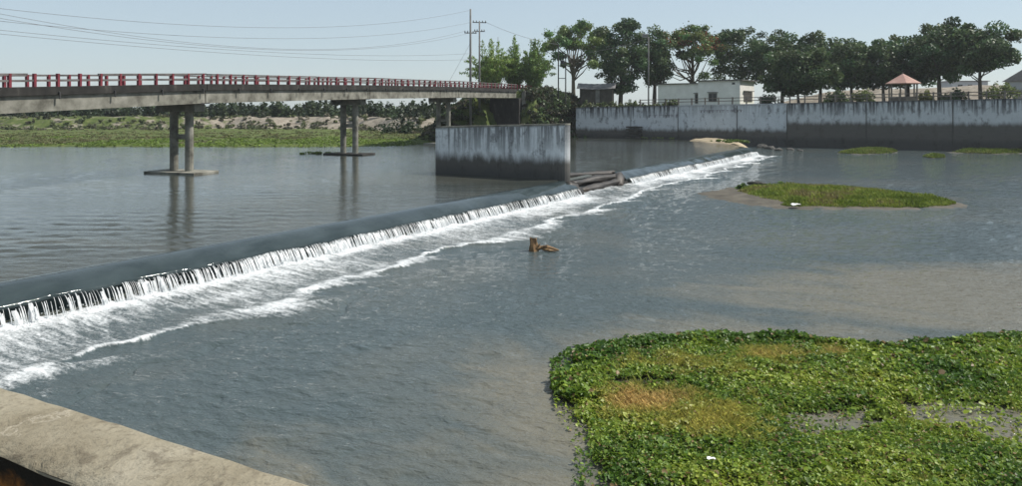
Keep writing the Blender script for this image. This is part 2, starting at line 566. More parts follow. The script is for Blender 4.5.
# ------------------------------------------------------------------ near bank: walkway and parapet
PA = np.array([-1.81, 2.617]); PD = np.array([0.883, -0.469]); PD /= np.linalg.norm(PD); PN = np.array([PD[1], -PD[0]])   # PN points to the camera side
t = NT('parapet_concrete')
v = t.pos()
n1 = t.noise(v, 3.0, 8, 0.65); n2 = t.noise(v, 38.0, 6, 0.7); n3 = t.noise(v, 7.0, 5, 0.7, 0.6)
c = t.ramp(n1, [(0.3, (0.17, 0.145, 0.10)), (0.5, (0.25, 0.222, 0.162)), (0.7, (0.31, 0.28, 0.215))])
c = t.mix(t.math('MULTIPLY', t.ss(n2, 0.50, 0.66), 0.6), c, (0.13, 0.11, 0.077))
c = t.mix(t.math('MULTIPLY', t.ss(n3, 0.54, 0.66), 0.6), c, (0.10, 0.083, 0.06))
n4 = t.noise(t.pos((3, 14, 3), 0.6), 2.0, 6, 0.7, 1.0)
c = t.mix(t.math('MULTIPLY', t.ss(n4, 0.66, 0.74), 0.7), c, (0.42, 0.39, 0.32))
vor = t.n('ShaderNodeTexVoronoi', feature='DISTANCE_TO_EDGE'); vor.inputs['Scale'].default_value = 0.8
dv = t.noise(v, 4.0, 6, 0.7); mxv = t.n('ShaderNodeVectorMath', operation='ADD'); t.l(v, mxv.inputs[0]); t.l(dv, mxv.inputs[1]); t.l(mxv.outputs[0], vor.inputs['Vector'])
c = t.mix(t.math('MULTIPLY', t.ss(vor.outputs['Distance'], 0.006, 0.002), 0.35), c, (0.44, 0.40, 0.33))
hgt = t.math('ADD', t.math('MULTIPLY', n2, 0.5), t.math('ADD', n3, n1))
M['parapet'] = t.done(c, 0.95, t.bump(hgt, 0.8, 0.02), 0.2)
t = NT('parapet_inner_face')
v = t.pos(); z = t.z()
n1 = t.noise(v, 9.0, 8, 0.7); n2 = t.noise(v, 40.0, 5, 0.7)
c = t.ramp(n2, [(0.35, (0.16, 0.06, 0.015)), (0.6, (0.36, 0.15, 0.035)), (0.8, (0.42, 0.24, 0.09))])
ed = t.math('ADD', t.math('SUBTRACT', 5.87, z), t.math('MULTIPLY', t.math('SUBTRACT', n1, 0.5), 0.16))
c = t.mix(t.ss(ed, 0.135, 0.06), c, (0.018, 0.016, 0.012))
M['parapet_in'] = t.done(c, 0.95, t.bump(n2, 0.5, 0.02), 0.2)


def par(s, v, z): p = PA + PD * s + PN * v; return (p[0], p[1], z)


root = empty('parapet_wall', par(0, 0.14, 5.25))
tag(root, 'low rough beige concrete parapet along the near river bank in the foreground', 'wall')
ns = 400; S = np.linspace(-26, 14, ns)
prof = [(-0.06, -2.0), (-0.004, 5.74), (0.0, 5.868), (0.010, 5.876), (0.09, 5.880), (0.19, 5.880), (0.272, 5.876), (0.284, 5.862)]
V = []
for i, s in enumerate(S):
    for k, (vv, zz) in enumerate(prof):
        j = (vnoise(s * 9, k * 1.7, 5) - 0.5) * (0.005 if k in (2, 3, 6, 7) else 0.003) + (vnoise(s * 2.2, k * .3, 9) - .5) * (0.005 if k > 0 else 0)
        V.append(par(s, vv + j, zz - (0.011 if k else 0) + (vnoise(s * 12, k * 3.3, 8) - 0.5) * (0.008 if k > 1 else 0)))
o = mesh_from('wall_body', np.array(V) - np.array(root.location), grid_faces(ns, len(prof))[:, ::-1].copy(), M['parapet'], root)
V = []
for i, s in enumerate(S):
    for k, zz in enumerate((5.855, 5.79, 5.71, 5.55, 5.20)):
        V.append(par(s, 0.281 - 0.02 * min(k, 1) + (vnoise(s * 14, k * 2.1, 4) - 0.5) * (0.02 if k else 0.0) + (vnoise(s * 9, 7 * 1.7, 5) - 0.5) * (0.0 if k else 0.005) + (0 if k else (vnoise(s * 2.2, 7 * .3, 9) - .5) * 0.005), zz))
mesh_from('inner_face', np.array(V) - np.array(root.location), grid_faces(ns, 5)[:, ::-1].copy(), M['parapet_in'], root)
P = [par(-40, 0.27, 5.25), par(30, 0.27, 5.25), par(30, 40, 5.25), par(-40, 40, 5.25)]
tag(mesh_from('walkway', P, [(0, 1, 2, 3)], M['mud']), 'earth walkway behind the near parapet', kind='structure')

# ------------------------------------------------------------------ bridge
BP1 = np.array([-28.8, 64.7]); BD = np.array([0.339, 0.941]); BD /= np.linalg.norm(BD); BN = np.array([BD[1], -BD[0]])    # BN: towards the camera side
SPAN, HW = 27.0, 2.7
_bs = [-54, -27, 0, 27, 54, 81, 108]; _bz = [7.35, 8.65, 9.83, 10.51, 11.03, 11.33, 11.45]


def brz(s): return np.interp(s, _bs, _bz)


def bpt(s, v, dz):
    p = BP1 + BD * s + BN * v
    return np.array([p[0], p[1], float(brz(s)) + dz])


bridge = empty('road_bridge', (BP1[0], BP1[1], UP))
tag(bridge, 'long narrow concrete road bridge with red posted railings over the upper pool', 'bridge')
BO = np.array(bridge.location)


def bchild(mb, name, mat, parent=bridge, bevel=0):
    base = BO if parent is bridge else BO
    mb.v = [tuple(np.array(p) - base) for p in mb.v]
    return mb.build(name, mat, parent, bevel=bevel)


for k in range(-2, 3):
    a, b = k * SPAN + 0.04, (k + 1) * SPAN - 0.04
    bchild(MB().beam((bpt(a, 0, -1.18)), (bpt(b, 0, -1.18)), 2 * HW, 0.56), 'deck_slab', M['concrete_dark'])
    for v in (HW - 0.40, 0, -HW + 0.40):
        bchild(MB().beam((bpt(a + .02, v, -2.02)), (bpt(b - .02, v, -2.02)), 0.42, 1.10), 'girder', M['concrete'])
    for v in (HW - 0.10, -HW + 0.10):
        for dz, hh in ((-0.07, 0.14), (-0.47, 0.14)):
            for q in range(5):
                if v > 0 and k == -1 and q == 2 and dz > -0.3: continue          # a broken length of top rail
                a_, b_ = a + (b - a) * q / 5 + 0.01, a + (b - a) * (q + 1) / 5 - 0.01
                bchild(MB().beam(bpt(a_, v, dz + random.uniform(-.025, .02)), bpt(b_, v, dz + random.uniform(-.025, .02)), 0.13, hh), 'rail', M['rail'])
post_me = {}
for v in (HW - 0.10, -HW + 0.10):
    for s in np.arange(-53.1, 96, 1.70):
        p = bpt(s, v, -0.46)
        if 'p' not in post_me:
            m = MB().box((0, 0, 0), (0.085, 0.105, 0.45))
            o = m.build('railing_post', M['red'], bridge, bevel=0.015); post_me['p'] = o.data
        else:
            o = bpy.data.objects.new('railing_post', post_me['p']); link(o, bridge)
        o.location = p - BO; o.rotation_euler = (random.uniform(-.015, .015), random.uniform(-.015, .015), math.atan2(BD[1], BD[0]))
for k in range(-1, 3):
    s = k * SPAN; zb = float(brz(s)) - 2.57
    m = MB().box(bpt(s, -0.25, -2.57 - 0.38), (0.62, 2.15, 0.36), (*BD, 0), (*BN, 0))
    cap = bchild(m, 'pier_cap', M['concrete'], bevel=0.05)
    for v in (-0.95, 0.75):
        p = bpt(s, v, 0)
        bchild(MB().tube([(p[0], p[1], UP - 1.5), (p[0], p[1], UP + 2.0), (p[0], p[1], zb - 0.7)], 0.36, 14), 'column', M['concrete'], cap)
    p0, p1 = bpt(s, -0.95, 0), bpt(s, 0.75, 0)
    zm = UP + (zb - UP) * 0.52
    bchild(MB().beam((p0[0], p0[1], zm), (p1[0], p1[1], zm), 0.35, 0.45), 'cross_brace', M['concrete'], cap)
    p = bpt(s, -0.1, 0)
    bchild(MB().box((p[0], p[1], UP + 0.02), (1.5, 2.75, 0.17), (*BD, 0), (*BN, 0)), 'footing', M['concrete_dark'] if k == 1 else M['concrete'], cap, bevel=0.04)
for s in np.arange(-50, 80, 4.5):
    p = bpt(s, HW + 0.07, -1.30)
    bchild(MB().tube([p + np.array([*(BN * -0.14), 0.06]), p, p + np.array([*(BN * 0.03), -0.45])], 0.06, 8), 'drain_pipe', M['dark_metal'])
for k in range(-1, 3):
    for ds in (-0.32, 0.32):
        p = bpt(k * SPAN + ds, HW - 0.40, -2.575)
        bchild(MB().box(p, (0.16, 0.22, 0.05), (*BD, 0), (*BN, 0)), 'bearing', M['dark_metal'])
# abutment
p = bpt(81.9, 0, 0)
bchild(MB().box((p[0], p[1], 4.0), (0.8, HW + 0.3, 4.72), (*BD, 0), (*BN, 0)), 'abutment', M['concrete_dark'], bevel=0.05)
p = bpt(83.5, HW + 0.6, 0)
bchild(MB().box((p[0], p[1], 5.2), (0.7, 0.35, 4.9), (*BD, 0), (*BN, 0)), 'wing_wall', M['concrete'], bevel=0.08)
p = bpt(84.5, -HW - 0.9, 0)
bchild(MB().box((p[0], p[1], 5.2), (1.7, 0.55, 4.9), (*BD, 0), (*BN, 0)), 'wing_wall', M['concrete'], bevel=0.08)

# ------------------------------------------------------------------ banks
def terrain_mat():
    t = NT('bank_earth_and_grass')
    v = t.pos(); z = t.z()
    n1 = t.noise(v, 0.10, 6, 0.65); n2 = t.noise(v, 0.8, 6, 0.7); n3 = t.noise(v, 4.0, 4, 0.7)
    g = t.ramp(n2, [(0.3, (0.040, 0.060, 0.018)), (0.5, (0.075, 0.100, 0.028)), (0.72, (0.14, 0.145, 0.055))])
    e = t.ramp(n2, [(0.3, (0.13, 0.11, 0.085)), (0.55, (0.25, 0.22, 0.18)), (0.75, (0.34, 0.31, 0.26))])
    nd = t.n('ShaderNodeAttribute', attribute_name='bare')
    k = t.math('ADD', nd.outputs['Fac'], t.math('MULTIPLY', t.math('SUBTRACT', t.noise(v, 0.25, 6, 0.7), 0.5), 1.1))
    c = t.mix(t.ss(k, 0.42, 0.58), g, e)
    return t.done(c, 0.95, t.bump(n3, 0.5, 0.1), 0.15)


M['terrain'] = terrain_mat()


def shore_y(X):
    # water's edge of the far bank
    base = np.interp(X, [-700, -120, -26, -16, -7, -2, 6, 14, 40], [112, 109, 108, 112, 133, 139, 143.5, 147.5, 150])
    return base + (fbm(X * 0.12, X * 0, 3) - 0.5) * 2.5 * (X < -12)


XS = np.concatenate([np.linspace(-700, -130, 60), np.linspace(-127, 40, 168)])
VS = np.concatenate([[-4, -1.5, -0.5], np.linspace(0, 12, 18), np.linspace(13, 60, 24), np.linspace(62, 130, 50), np.linspace(135, 500, 20)])
gx, gv = np.meshgrid(XS, VS, indexing='ij')
gy = shore_y(gx) + gv
# left profile: wet grass flat then an eroded rise; right profile: steep road embankment
zl = UP - 0.35 + 0.5 * sstep(-1.5, 0.8, gv) + 0.55 * sstep(0, 40, gv) + (fbm(gx * .15, gy * .15, 11) - .5) * 0.35 * (gv > 0)
rise = 66 + (fbm(gx * 0.05, gx * 0, 21) - 0.5) * 16 - 30 * sstep(-40, -14, gx)
zl = zl + 2.7 * sstep(rise, rise + 10, gv) + (fbm(gx * .3, gy * .3, 12) - .5) * 0.8 * sstep(rise - 4, rise + 5, gv)
zr = UP - 0.6 + 0.6 * sstep(-1, 0.5, gv) + 8.6 * sstep(0.3, 9.5, gv) + (fbm(gx * .6, gy * .6, 13) - .5) * 1.4 * sstep(0, 3, gv)
w = sstep(-17, -5, gx)
zz = zl * (1 - w) + zr * w
# road embankment behind the bridge end
q = np.stack([gx - BP1[0], gy - BP1[1]], -1); sb = q @ BD; vb = q @ BN
emb = sstep(9.0, 3.2, np.abs(vb)) * sstep(81, 84, sb)
zz = np.maximum(zz, emb * 10.2 + (1 - emb) * zz * 1.0)
# the plateau falls to the level of the yard behind the wall
yard = sstep(9, 20, gx) * sstep(2, 5, gv)
zz = zz * (1 - yard) + np.minimum(zz, 6.6) * yard
# no ground under the span itself
bare = sstep(rise - 3, rise + 2, gv) * sstep(rise + 26, rise + 14, gv) * (1 - w) * (0.42 + 0.5 * sstep(-85, -55, gx)) + w * 0.30 + 0.0
tag(mesh_from('river_bank', np.stack([gx, gy, zz], -1).reshape(-1, 3), grid_faces(len(XS), len(VS)), M['terrain'], smooth=True,
              attrs={'bare': ('FLOAT', 'POINT', bare.ravel())}), 'grassy far river bank behind the bridge', kind='structure')

TS = np.concatenate([np.linspace(-7.5, 110, 150), np.linspace(115, 300, 15)])
VW = np.concatenate([[0.35, 0.8, 1.5, 3], np.linspace(5, 90, 44), np.linspace(100, 420, 14)])
gt, gv2 = np.meshgrid(TS, VW, indexing='ij')
gz = wall_top(gt) - 0.30 + (fbm(gt * 0.2, gv2 * 0.2, 31) - 0.5) * 0.5 * sstep(1, 6, gv2)
mound = sstep(34, 46, gv2) * sstep(22, 45, gt)
gz = gz + mound * (2.6 + 1.8 * fbm(gt * 0.06, gv2 * 0.03, 33))
barew = 0.15 + 0.75 * sstep(26, 40, gv2) * sstep(15, 35, gt)
P = np.stack([WO[0] + WD[0] * gt + WN[0] * gv2, WO[1] + WD[1] * gt + WN[1] * gv2, gz], -1)
tag(mesh_from('yard_ground', P.reshape(-1, 3), grid_faces(len(TS), len(VW)), M['terrain'], smooth=True,
              attrs={'bare': ('FLOAT', 'POINT', barew.ravel())}), 'yard ground behind the long retaining wall', kind='structure')


def yard_z(t, v):
    return float(wall_top(t)) - 0.32


# ------------------------------------------------------------------ retaining wall and fence
a0 = float(np.dot(wall_pt(WT0)[:2], WD))
M['wall_streak'] = stained_wall('retaining_wall_concrete', WD, WZ0, 2.7, (0.60, 0.63, 0.65), 1.0, WSL, a0)
M['wall_plain'] = stained_wall('painted_wall_concrete', WD, WZ0, 2.9, (0.60, 0.65, 0.68), 0.35, WSL, a0)
M['wall_dim'] = stained_wall('dim_wall_concrete', WD, WZ0, 4.3, (0.56, 0.59, 0.60), 1.0, WSL, a0)
rw = empty('retaining_wall', wall_pt(30, 0, 0))
tag(rw, 'long streaked concrete retaining wall along the far right bank under the trees', 'wall')
RO = np.array(rw.location)
cuts = [wall_t(p) for p in (576, 631, 678, 737, 787)]
x = cuts[-1]
while x < 150:
    x += 12.6; cuts.append(x)
for i in range(len(cuts) - 1):
    a, b = cuts[i], cuts[i + 1]
    off = (0.0, -0.08, 0.04, 0.06, 0.0)[i] if i < 5 else 0.0
    A, B = wall_pt(a, 0, 0), wall_pt(b, 0, 0)
    za, zb_ = float(wall_top(a)), float(wall_top(b))
    nseg = 6
    V = []; Fq = []
    for k in range(nseg + 1):
        tt = a + (b - a) * k / nseg; ztp = float(wall_top(tt))
        bat = (0.25)    # slight batter
        for (vv, zq) in ((off - bat, -1.5), (off, ztp - 0.22), (off - 0.10, ztp - 0.215), (off - 0.10, ztp), (0.5, ztp), (0.5, -1.5)):
            V.append(wall_pt(tt, vv, zq) - RO)
    n = 6
    for k in range(nseg):
        for j in range(n):
            Fq.append((k * n + j, k * n + (j + 1) % n, (k + 1) * n + (j + 1) % n, (k + 1) * n + j))
    if i == 0: Fq.append(tuple(range(n))[::-1])
    if i > 0:
        zt_ = float(wall_top(a)); m_ = MB()
        m_.beam(wall_pt(a, -0.255, -1.0) - RO, wall_pt(a, -0.085, zt_ - 0.3) - RO, 0.10, 0.10, (*WN, 0)); m_.build('wall_joint', M['rock'], rw)
    mat = M['wall_streak'] if i < 2 else M['wall_plain'] if i in (2, 3) else M['wall_dim']
    mesh_from('wall_panel', V, Fq, mat, rw)
# ladder-like access steps on the upstream part
tL = wall_t(635)
for k in range(5):
    MB().box(wall_pt(tL, -0.62 - 0.12 * (4 - k), 1.2 + k * 0.5) - RO, (1.5, 0.5, 0.13), (*WD, 0), (*WN, 0)).build('wall_step', M['rock'], rw)
# faded painted line of writing on the pale panel: illegible from here, strokes only
r2 = random.Random(5)
m = MB()
for (pxa, pxb, zrow, hh) in ((700, 742, -1.25, 0.42), (649, 677, -2.0, 0.5)):
    s = wall_t(pxa); s1 = wall_t(pxb)
    while s < s1:
        wd = r2.uniform(0.25, 0.6); zt = float(wall_top(s)) + zrow
        fr = -0.25 * (float(wall_top(s)) - 0.22 - zt) / (float(wall_top(s)) + 1.28)
        of = 0.04 + fr if pxa == 700 else -0.08 + fr
        p = wall_pt(s + wd / 2, of - 0.035, zt) - RO
        m.box(p + np.array([0, 0, hh * .5]), (wd / 2 * 1.05, 0.012, 0.035), (*WD, 0), (*WN, 0))
        for q in range(r2.choice((1, 2, 2))):
            m.box(p + np.array([*(WD * r2.uniform(-.15, .15)), -0.02]), (0.035, 0.012, hh * r2.uniform(.3, .48)), (*WD, 0), (*WN, 0), (WD[0] * r2.uniform(-.4, .4), WD[1] * r2.uniform(-.4, .4), 1))
        s += wd + r2.choice((0.08, 0.1, 0.12, 0.45))
tag(m.build('painted_writing', M['paint_mark'], rw), 'faded illegible line of painted writing')

fence = empty('railing_fence', wall_pt(20, 0.2, 7))
tag(fence, 'brown post and rail fence along the top of the far retaining wall', 'fence')
FO = np.array(fence.location)
fp = None
FT = np.arange(wall_t(640), 105, 2.45)
for tt in FT:
    if fp is None:
        o = MB().box((0, 0, 0.62), (0.11, 0.11, 0.68)).build('fence_post', M['fence'], fence, bevel=0.02); fp = o.data
    else:
        o = link(bpy.data.objects.new('fence_post', fp), fence)
    o.location = wall_pt(tt, 0.22, float(wall_top(tt))) - FO
    o.rotation_euler = (random.uniform(-.03, .03), random.uniform(-.03, .03), math.atan2(WD[1], WD[0]))
for i in range(len(FT) - 1):
    for dz in (1.15, 0.62):
        a = wall_pt(FT[i] + .11, 0.22, float(wall_top(FT[i])) + dz) - FO; b = wall_pt(FT[i + 1] - .11, 0.22, float(wall_top(FT[i + 1])) + dz) - FO
        MB().beam(a, b, 0.10, 0.13).build('fence_rail', M['fence'], fence)

# ------------------------------------------------------------------ divider pier in the middle of the dam
S0, S1 = 40.0, 41.3
t0 = NT('x'); bpy.data.materials.remove(t0.m)
M['divider'] = stained_wall('divider_concrete', (-DN[0], -DN[1]), 5.62, 2.75, (0.74, 0.78, 0.80), 0.8, -(5.62 - 5.22) / 13.0,
                            float(np.dot(dam(S0, -0.3)[:2], -DN)), wet=(0.085, 0.075, 0.062), zfoot=1.4)
dv = empty('divider_pier', dam((S0 + S1) / 2, -6, 0))
tag(dv, 'tall stained whitish concrete divider wall standing between the two dam sections', 'wall')
DVO = np.array(dv.location)
pl = []
for k in range(0, 9):
    a = -math.pi / 2 + math.pi * k / 8
    pl.append((S0 + (S1 - S0) / 2 + math.sin(a) * (S1 - S0) / 2, -0.75 + 0.55 * math.cos(a)))
pl += [(S1, -7), (S1, -13), (S0, -13), (S0, -9), (S0, -5)]
n = len(pl)


def ztopd(nn): return 5.62 - (5.62 - 5.22) * (-nn - 0.3) / 13.0


V = [dam(s, q, -1.5) - DVO for s, q in pl] + [dam(s, q, ztopd(q) - 0.14) - DVO for s, q in pl]
mesh_from('pier_body', V, [tuple(range(n, 2 * n))] + [(i, (i + 1) % n, n + (i + 1) % n, n + i) for i in range(n)], M['divider'], dv)
cs = sum(p[0] for p in pl) / n
pc = [(S0 + (S1 - S0) / 2 + (s - S0 - (S1 - S0) / 2) * 1.03, q + (0.02 if q > -2 else -0.02 if q < -12 else 0)) for s, q in pl]
V = [dam(s, q, ztopd(q) - 0.137) - DVO for s, q in pc] + [dam(s, q, ztopd(q)) - DVO for s, q in pc]
mesh_from('pier_coping', V, [tuple(range(n))[::-1], tuple(range(n, 2 * n))] + [(i, (i + 1) % n, n + (i + 1) % n, n + i) for i in range(n)], M['concrete'], dv)

# ------------------------------------------------------------------ rubber dam tubes with the sheet of water running over them
t = NT('water_sheet_over_rubber')
fl = t.attr('flow'); 
v = t.pos((1, 1, 1), src=fl.outputs['Vector'])
n1 = t.noise(t.pos((0.55, 0.9, 1), src=v), 1.0, 4, 0.6, 0.4); n2 = t.noise(t.pos((5.0, 0.8, 1), src=v), 1.0, 4, 0.6)
c = t.ramp(n1, [(0.3, (0.018, 0.028, 0.030)), (0.7, (0.040, 0.055, 0.058))])
t.b.inputs['IOR'].default_value = 1.36
nb = t.bump(n1, 0.2, 0.08); nb = t.bump(n2, 0.4, 0.025, nb)
M['sheet'] = t.done(c, 0.07, nb, 0.6)

LIPN, LIPZ = 1.30, 0.66


def lip(s):
    s = np.asarray(s, float)
    return LIPN + (fbm(s * 0.5, s * 0, 41, 3) - .5) * 0.30, LIPZ + (fbm(s * 0.6, s * 0 + 5, 43, 3) - .5) * 0.16


def dam_section(s0, s1, label):
    S = np.arange(s0, s1, 0.22); nn = len(S)
    prof = [(-2.2, 0.55), (-1.2, 0.98), (-0.6, 1.12), (-0.15, 1.165), (0.12, 1.155), (0.4, 1.10), (0.7, 1.0), (0.98, 0.87), (1.18, 0.75), (1.30, 0.66), (1.25, 0.60), (1.12, 0.40), (1.02, 0.15), (1.0, -0.3)]
    rows = []
    ln, lz = lip(S)
    wav = (fbm(S * 0.22, S * 0, 47, 3) - 0.5) * 0.06
    for k, (pn, pz) in enumerate(prof):
        f = sstep(0.0, 1.3, pn) if k <= 9 else 1.0
        rows.append(dam(S, pn + (ln - LIPN) * f, pz + (lz - LIPZ) * f + wav * sstep(-.3, .5, pn) * (k < 11)))
    Pn = np.stack(rows, 1)
    fl = np.stack([np.repeat(S[:, None], len(prof), 1), np.repeat(np.cumsum([0] + [math.dist(prof[i], prof[i + 1]) for i in range(len(prof) - 1)])[None], nn, 0), np.zeros((nn, len(prof)))], -1)
    # round the two ends down
    root = empty('rubber_dam', dam((s0 + s1) / 2, 0, 0)); tag(root, label, 'dam')
    R = np.array(root.location)
    mesh_from('tube', (Pn - R).reshape(-1, 3), grid_faces(nn, len(prof)), M['sheet'], root, True, {'flow': ('FLOAT_VECTOR', 'POINT', fl)})
    return root


dL = dam_section(-13.0, 39.4, 'near inflated rubber dam section with glassy overflow left of the divider')
dR = dam_section(48.8, 96.5, 'far inflated rubber dam section with overflow right of the divider')


def end_bulge(s, dirn, root):
    R = np.array(root.location); m = MB()
    pts = []; rad = []
    for k in range(7):
        a = k / 6
        pts.append(dam(s + dirn * 1.3 * math.sin(a * 1.5), 0.35 + 0.55 * a, 0.55 - 0.75 * a * a) - R); rad.append(0.62 - 0.1 * a)
    m.tube(pts, rad, 16, jit=0.10).build('folded_end', M['rubber'], root, True)


end_bulge(38.9, 1, dL)
end_bulge(49.2, -1, dR)
# slack folded rubber between divider and the right section
for k, (n0, n1, z0, z1, r0, r1, mid) in enumerate(((-1.3, -0.35, 1.25, 1.05, 0.26, 0.42, 0.06), (-0.45, 0.30, 0.75, 0.72, 0.36, 0.50, -0.05), (0.35, 0.75, 0.25, 0.32, 0.42, 0.46, -0.08))):
    m = MB(); pts = []; rad = []
    for q in range(15):
        a = q / 14
        pts.append(dam(41.2 + 8.2 * a, n0 + (n1 - n0) * a * a + 0.12 * math.sin(a * 9 + k), z0 + (z1 - z0) * a + mid * math.sin(a * 6.3)) - np.array(dR.location))
        rad.append((r0 + (r1 - r0) * a) * (0.9 + 0.16 * math.sin(a * 11 + k * 2)))
    m.tube(pts, rad, 16, jit=0.13, sq=0.72).build('slack_fold', M['rubber'], dR, True)

# ------------------------------------------------------------------ falling water and white water
t = NT('falling_water')
t.b.inputs['Roughness'].default_value = 0.25
nz = t.noise(t.pos((6, 6, 1.5)), 2.0, 4)
c = t.ramp(nz, [(0.35, (0.42, 0.46, 0.48)), (0.55, (0.80, 0.82, 0.83))])
t.done(c, 0.3, None, 0.5)
tr = t.n('ShaderNodeBsdfTranslucent'); tr.inputs['Color'].default_value = (0.85, 0.87, 0.88, 1)
mx = t.n('ShaderNodeMixShader'); mx.inputs[0].default_value = 0.45
t.l(t.b.outputs[0], mx.inputs[1]); t.l(tr.outputs[0], mx.inputs[2]); t.l(mx.outputs[0], t.out.inputs['Surface'])
M['fall'] = t.m


def falls(s0, s1, seed):
    r = np.random.default_rng(seed)
    Vv = []; Ff = []
    s = s0
    while s < s1:
        dens = fbm(np.array(s * 0.45), np.array(0.0), seed, 3)
        s += r.uniform(0.03, 0.10) * (1.5 if dens < 0.36 else 1.15 if dens < 0.45 else 0.7)
        ln, lz = lip(s)
        wav = float((fbm(np.array(s * 0.22), np.array(0.0), 47, 3) - 0.5) * 0.06)
        reach = 0.30 + r.uniform(0, 0.22); z0 = float(lz) + wav + 0.012; z1 = 0.04
        w0 = r.uniform(0.005, 0.024) * (1.6 if dens > 0.55 else 1.0)
        if r.random() < 0.05: w0 = r.uniform(0.04, 0.09)
        start = r.uniform(0.0, 0.35) if r.random() < 0.6 else 0.0
        drift = r.uniform(-0.05, 0.05)
        K = 6; b = len(Vv)
        for k in range(K):
            a = start + (1 - start) * k / (K - 1)
            n = float(ln) - 0.02 + reach * a; z = z0 + (z1 - z0) * a ** 1.6
            ww = w0 * (0.55 + 1.5 * a + 0.3 * r.uniform(-1, 1))
            for (ds, dn) in ((-ww, 0), (0, ww * 0.8), (ww, 0)):
                Vv.append(dam(s + ds + drift * a, n + dn, z))
        for k in range(K - 1):
            for j in range(2):
                Ff.append((b + k * 3 + j, b + k * 3 + j + 1, b + (k + 1) * 3 + j + 1, b + (k + 1) * 3 + j))
    return np.array(Vv), np.array(Ff)


V, Fq = falls(-13, 39.2, 3)
tag(mesh_from('waterfall', V, Fq, M['fall'], smooth=True), 'curtain of white falling strands below the near rubber dam', 'waterfall', kind='stuff')
V, Fq = falls(49.5, 96.0, 4)
FALL_FAR = (V, Fq)
r_ = np.random.default_rng(12)          # spray thrown up where the strands land
nsp = 5200
sS = np.where(r_.random(nsp) < 0.7, r_.uniform(-13, 39, nsp), r_.uniform(49.5, 96, nsp))
c_ = dam(sS, 1.45 + np.abs(r_.normal(size=nsp)) * 0.35, 0.0); c_[:, 2] = 0.05 + np.abs(r_.normal(size=nsp)) * 0.16
d_ = r_.uniform(0.006, 0.020, nsp)[:, None]
T4 = np.array([(1, 1, 1), (1, -1, -1), (-1, 1, -1), (-1, -1, 1)], float)
Vd = (c_[:, None, :] + d_[:, :, None] * T4[None]).reshape(-1, 3); b4 = np.arange(nsp)[:, None] * 4
Fd = np.concatenate([b4 + np.array(f)[None] for f in ((0, 1, 2), (0, 3, 1), (0, 2, 3), (1, 3, 2))])
tag(mesh_from('spray', Vd, Fd, M['fall']), 'fine white spray drops along the foot of the falling water', 'spray', kind='stuff')
V, Fq = FALL_FAR
tag(mesh_from('waterfall', V, Fq, M['fall'], smooth=True), 'curtain of white falling strands below the far rubber dam', 'waterfall', kind='stuff')

S = np.concatenate([np.arange(-14, 30, 0.14), np.arange(30, 98.5, 0.25)])
T = np.concatenate([np.linspace(0, 0.9, 40), np.linspace(0.915, 1.1, 18), np.linspace(1.13, FOAM_T, 22)])
gs, gt = np.meshgrid(S, T, indexing='ij')
ns0 = 1.42 + (fbm(gs * .5, gs * 0, 41, 3) - .5) * 0.3
slack = sstep(39.0, 40.5, gs) * sstep(50, 48.5, gs)
ns0 = ns0 - 0.6 * slack
ge = edge(gs)
gn = ns0 + gt * (ge - ns0)
d1 = gn - ge     # metres past the edge
tong = fbm(gs * 0.55, gs * 0 + 2, 61, 3)
ridge = (0.28 + 0.95 * fbm(gs * 0.9, gn * 0.7 + 8, 62, 4)) * np.exp(-(np.minimum(gt - 1.0, 0) / (0.06 + 0.10 * tong)) ** 2) * np.exp(-(np.maximum(d1, 0) / (0.10 + 1.5 * sstep(0.48, 0.75, fbm((gs - 1.4 * d1) * 0.5, gs * 0 + 2, 61, 3)))) ** 2)
lump = fbm(gs * 3.0, gn * 3.0, 63, 4)
near = np.exp(-(gt / 0.36) ** 2)
mid = 0.58 + 0.24 * sstep(15, 55, gs)
foam = np.where(gt < 1.0, np.maximum(np.maximum(near * 1.05, mid * (1.0 - 0.45 * sstep(0.2, 0.85, gt)) + 0.75 * (fbm(gs * 0.35, gn * 0.4, 66, 4) - 0.5)), ridge), ridge)
foam = foam * 1.0 * (1 - 0.45 * slack * sstep(0.75, 0.3, gt)) 
foam = foam * sstep(98.3, 95.5, gs)
gz = 0.004 + 0.10 * sstep(1.0, 0.3, gt) * np.clip(1 - gt, 0, 1) + ridge * (0.03 + 0.14 * lump) * sstep(1.7, 1.3, gt) + near * 0.20 * (lump - 0.25) + (fbm(gs * 2.0, gn * 0.8, 67, 3) - 0.5) * 0.09 * sstep(1.0, 0.85, gt)
P = dam(gs, gn, 0.0)
gz = gz + 0.004 + waves(WS_D, P[..., 0], P[..., 1], 0.22) * gust(P[..., 0], P[..., 1], 301) * sstep(0.6, 1.1, gt)
gz = gz - 0.10 * sstep(FOAM_T - 0.12, FOAM_T, gt) * (0.5 + fbm(gs * 2, gn * 2, 69, 2)); gz[-1, :] = -0.3
P = dam(gs, gn, 0.0); P[..., 2] = gz
flow = np.stack([gs, gn, gt], -1)

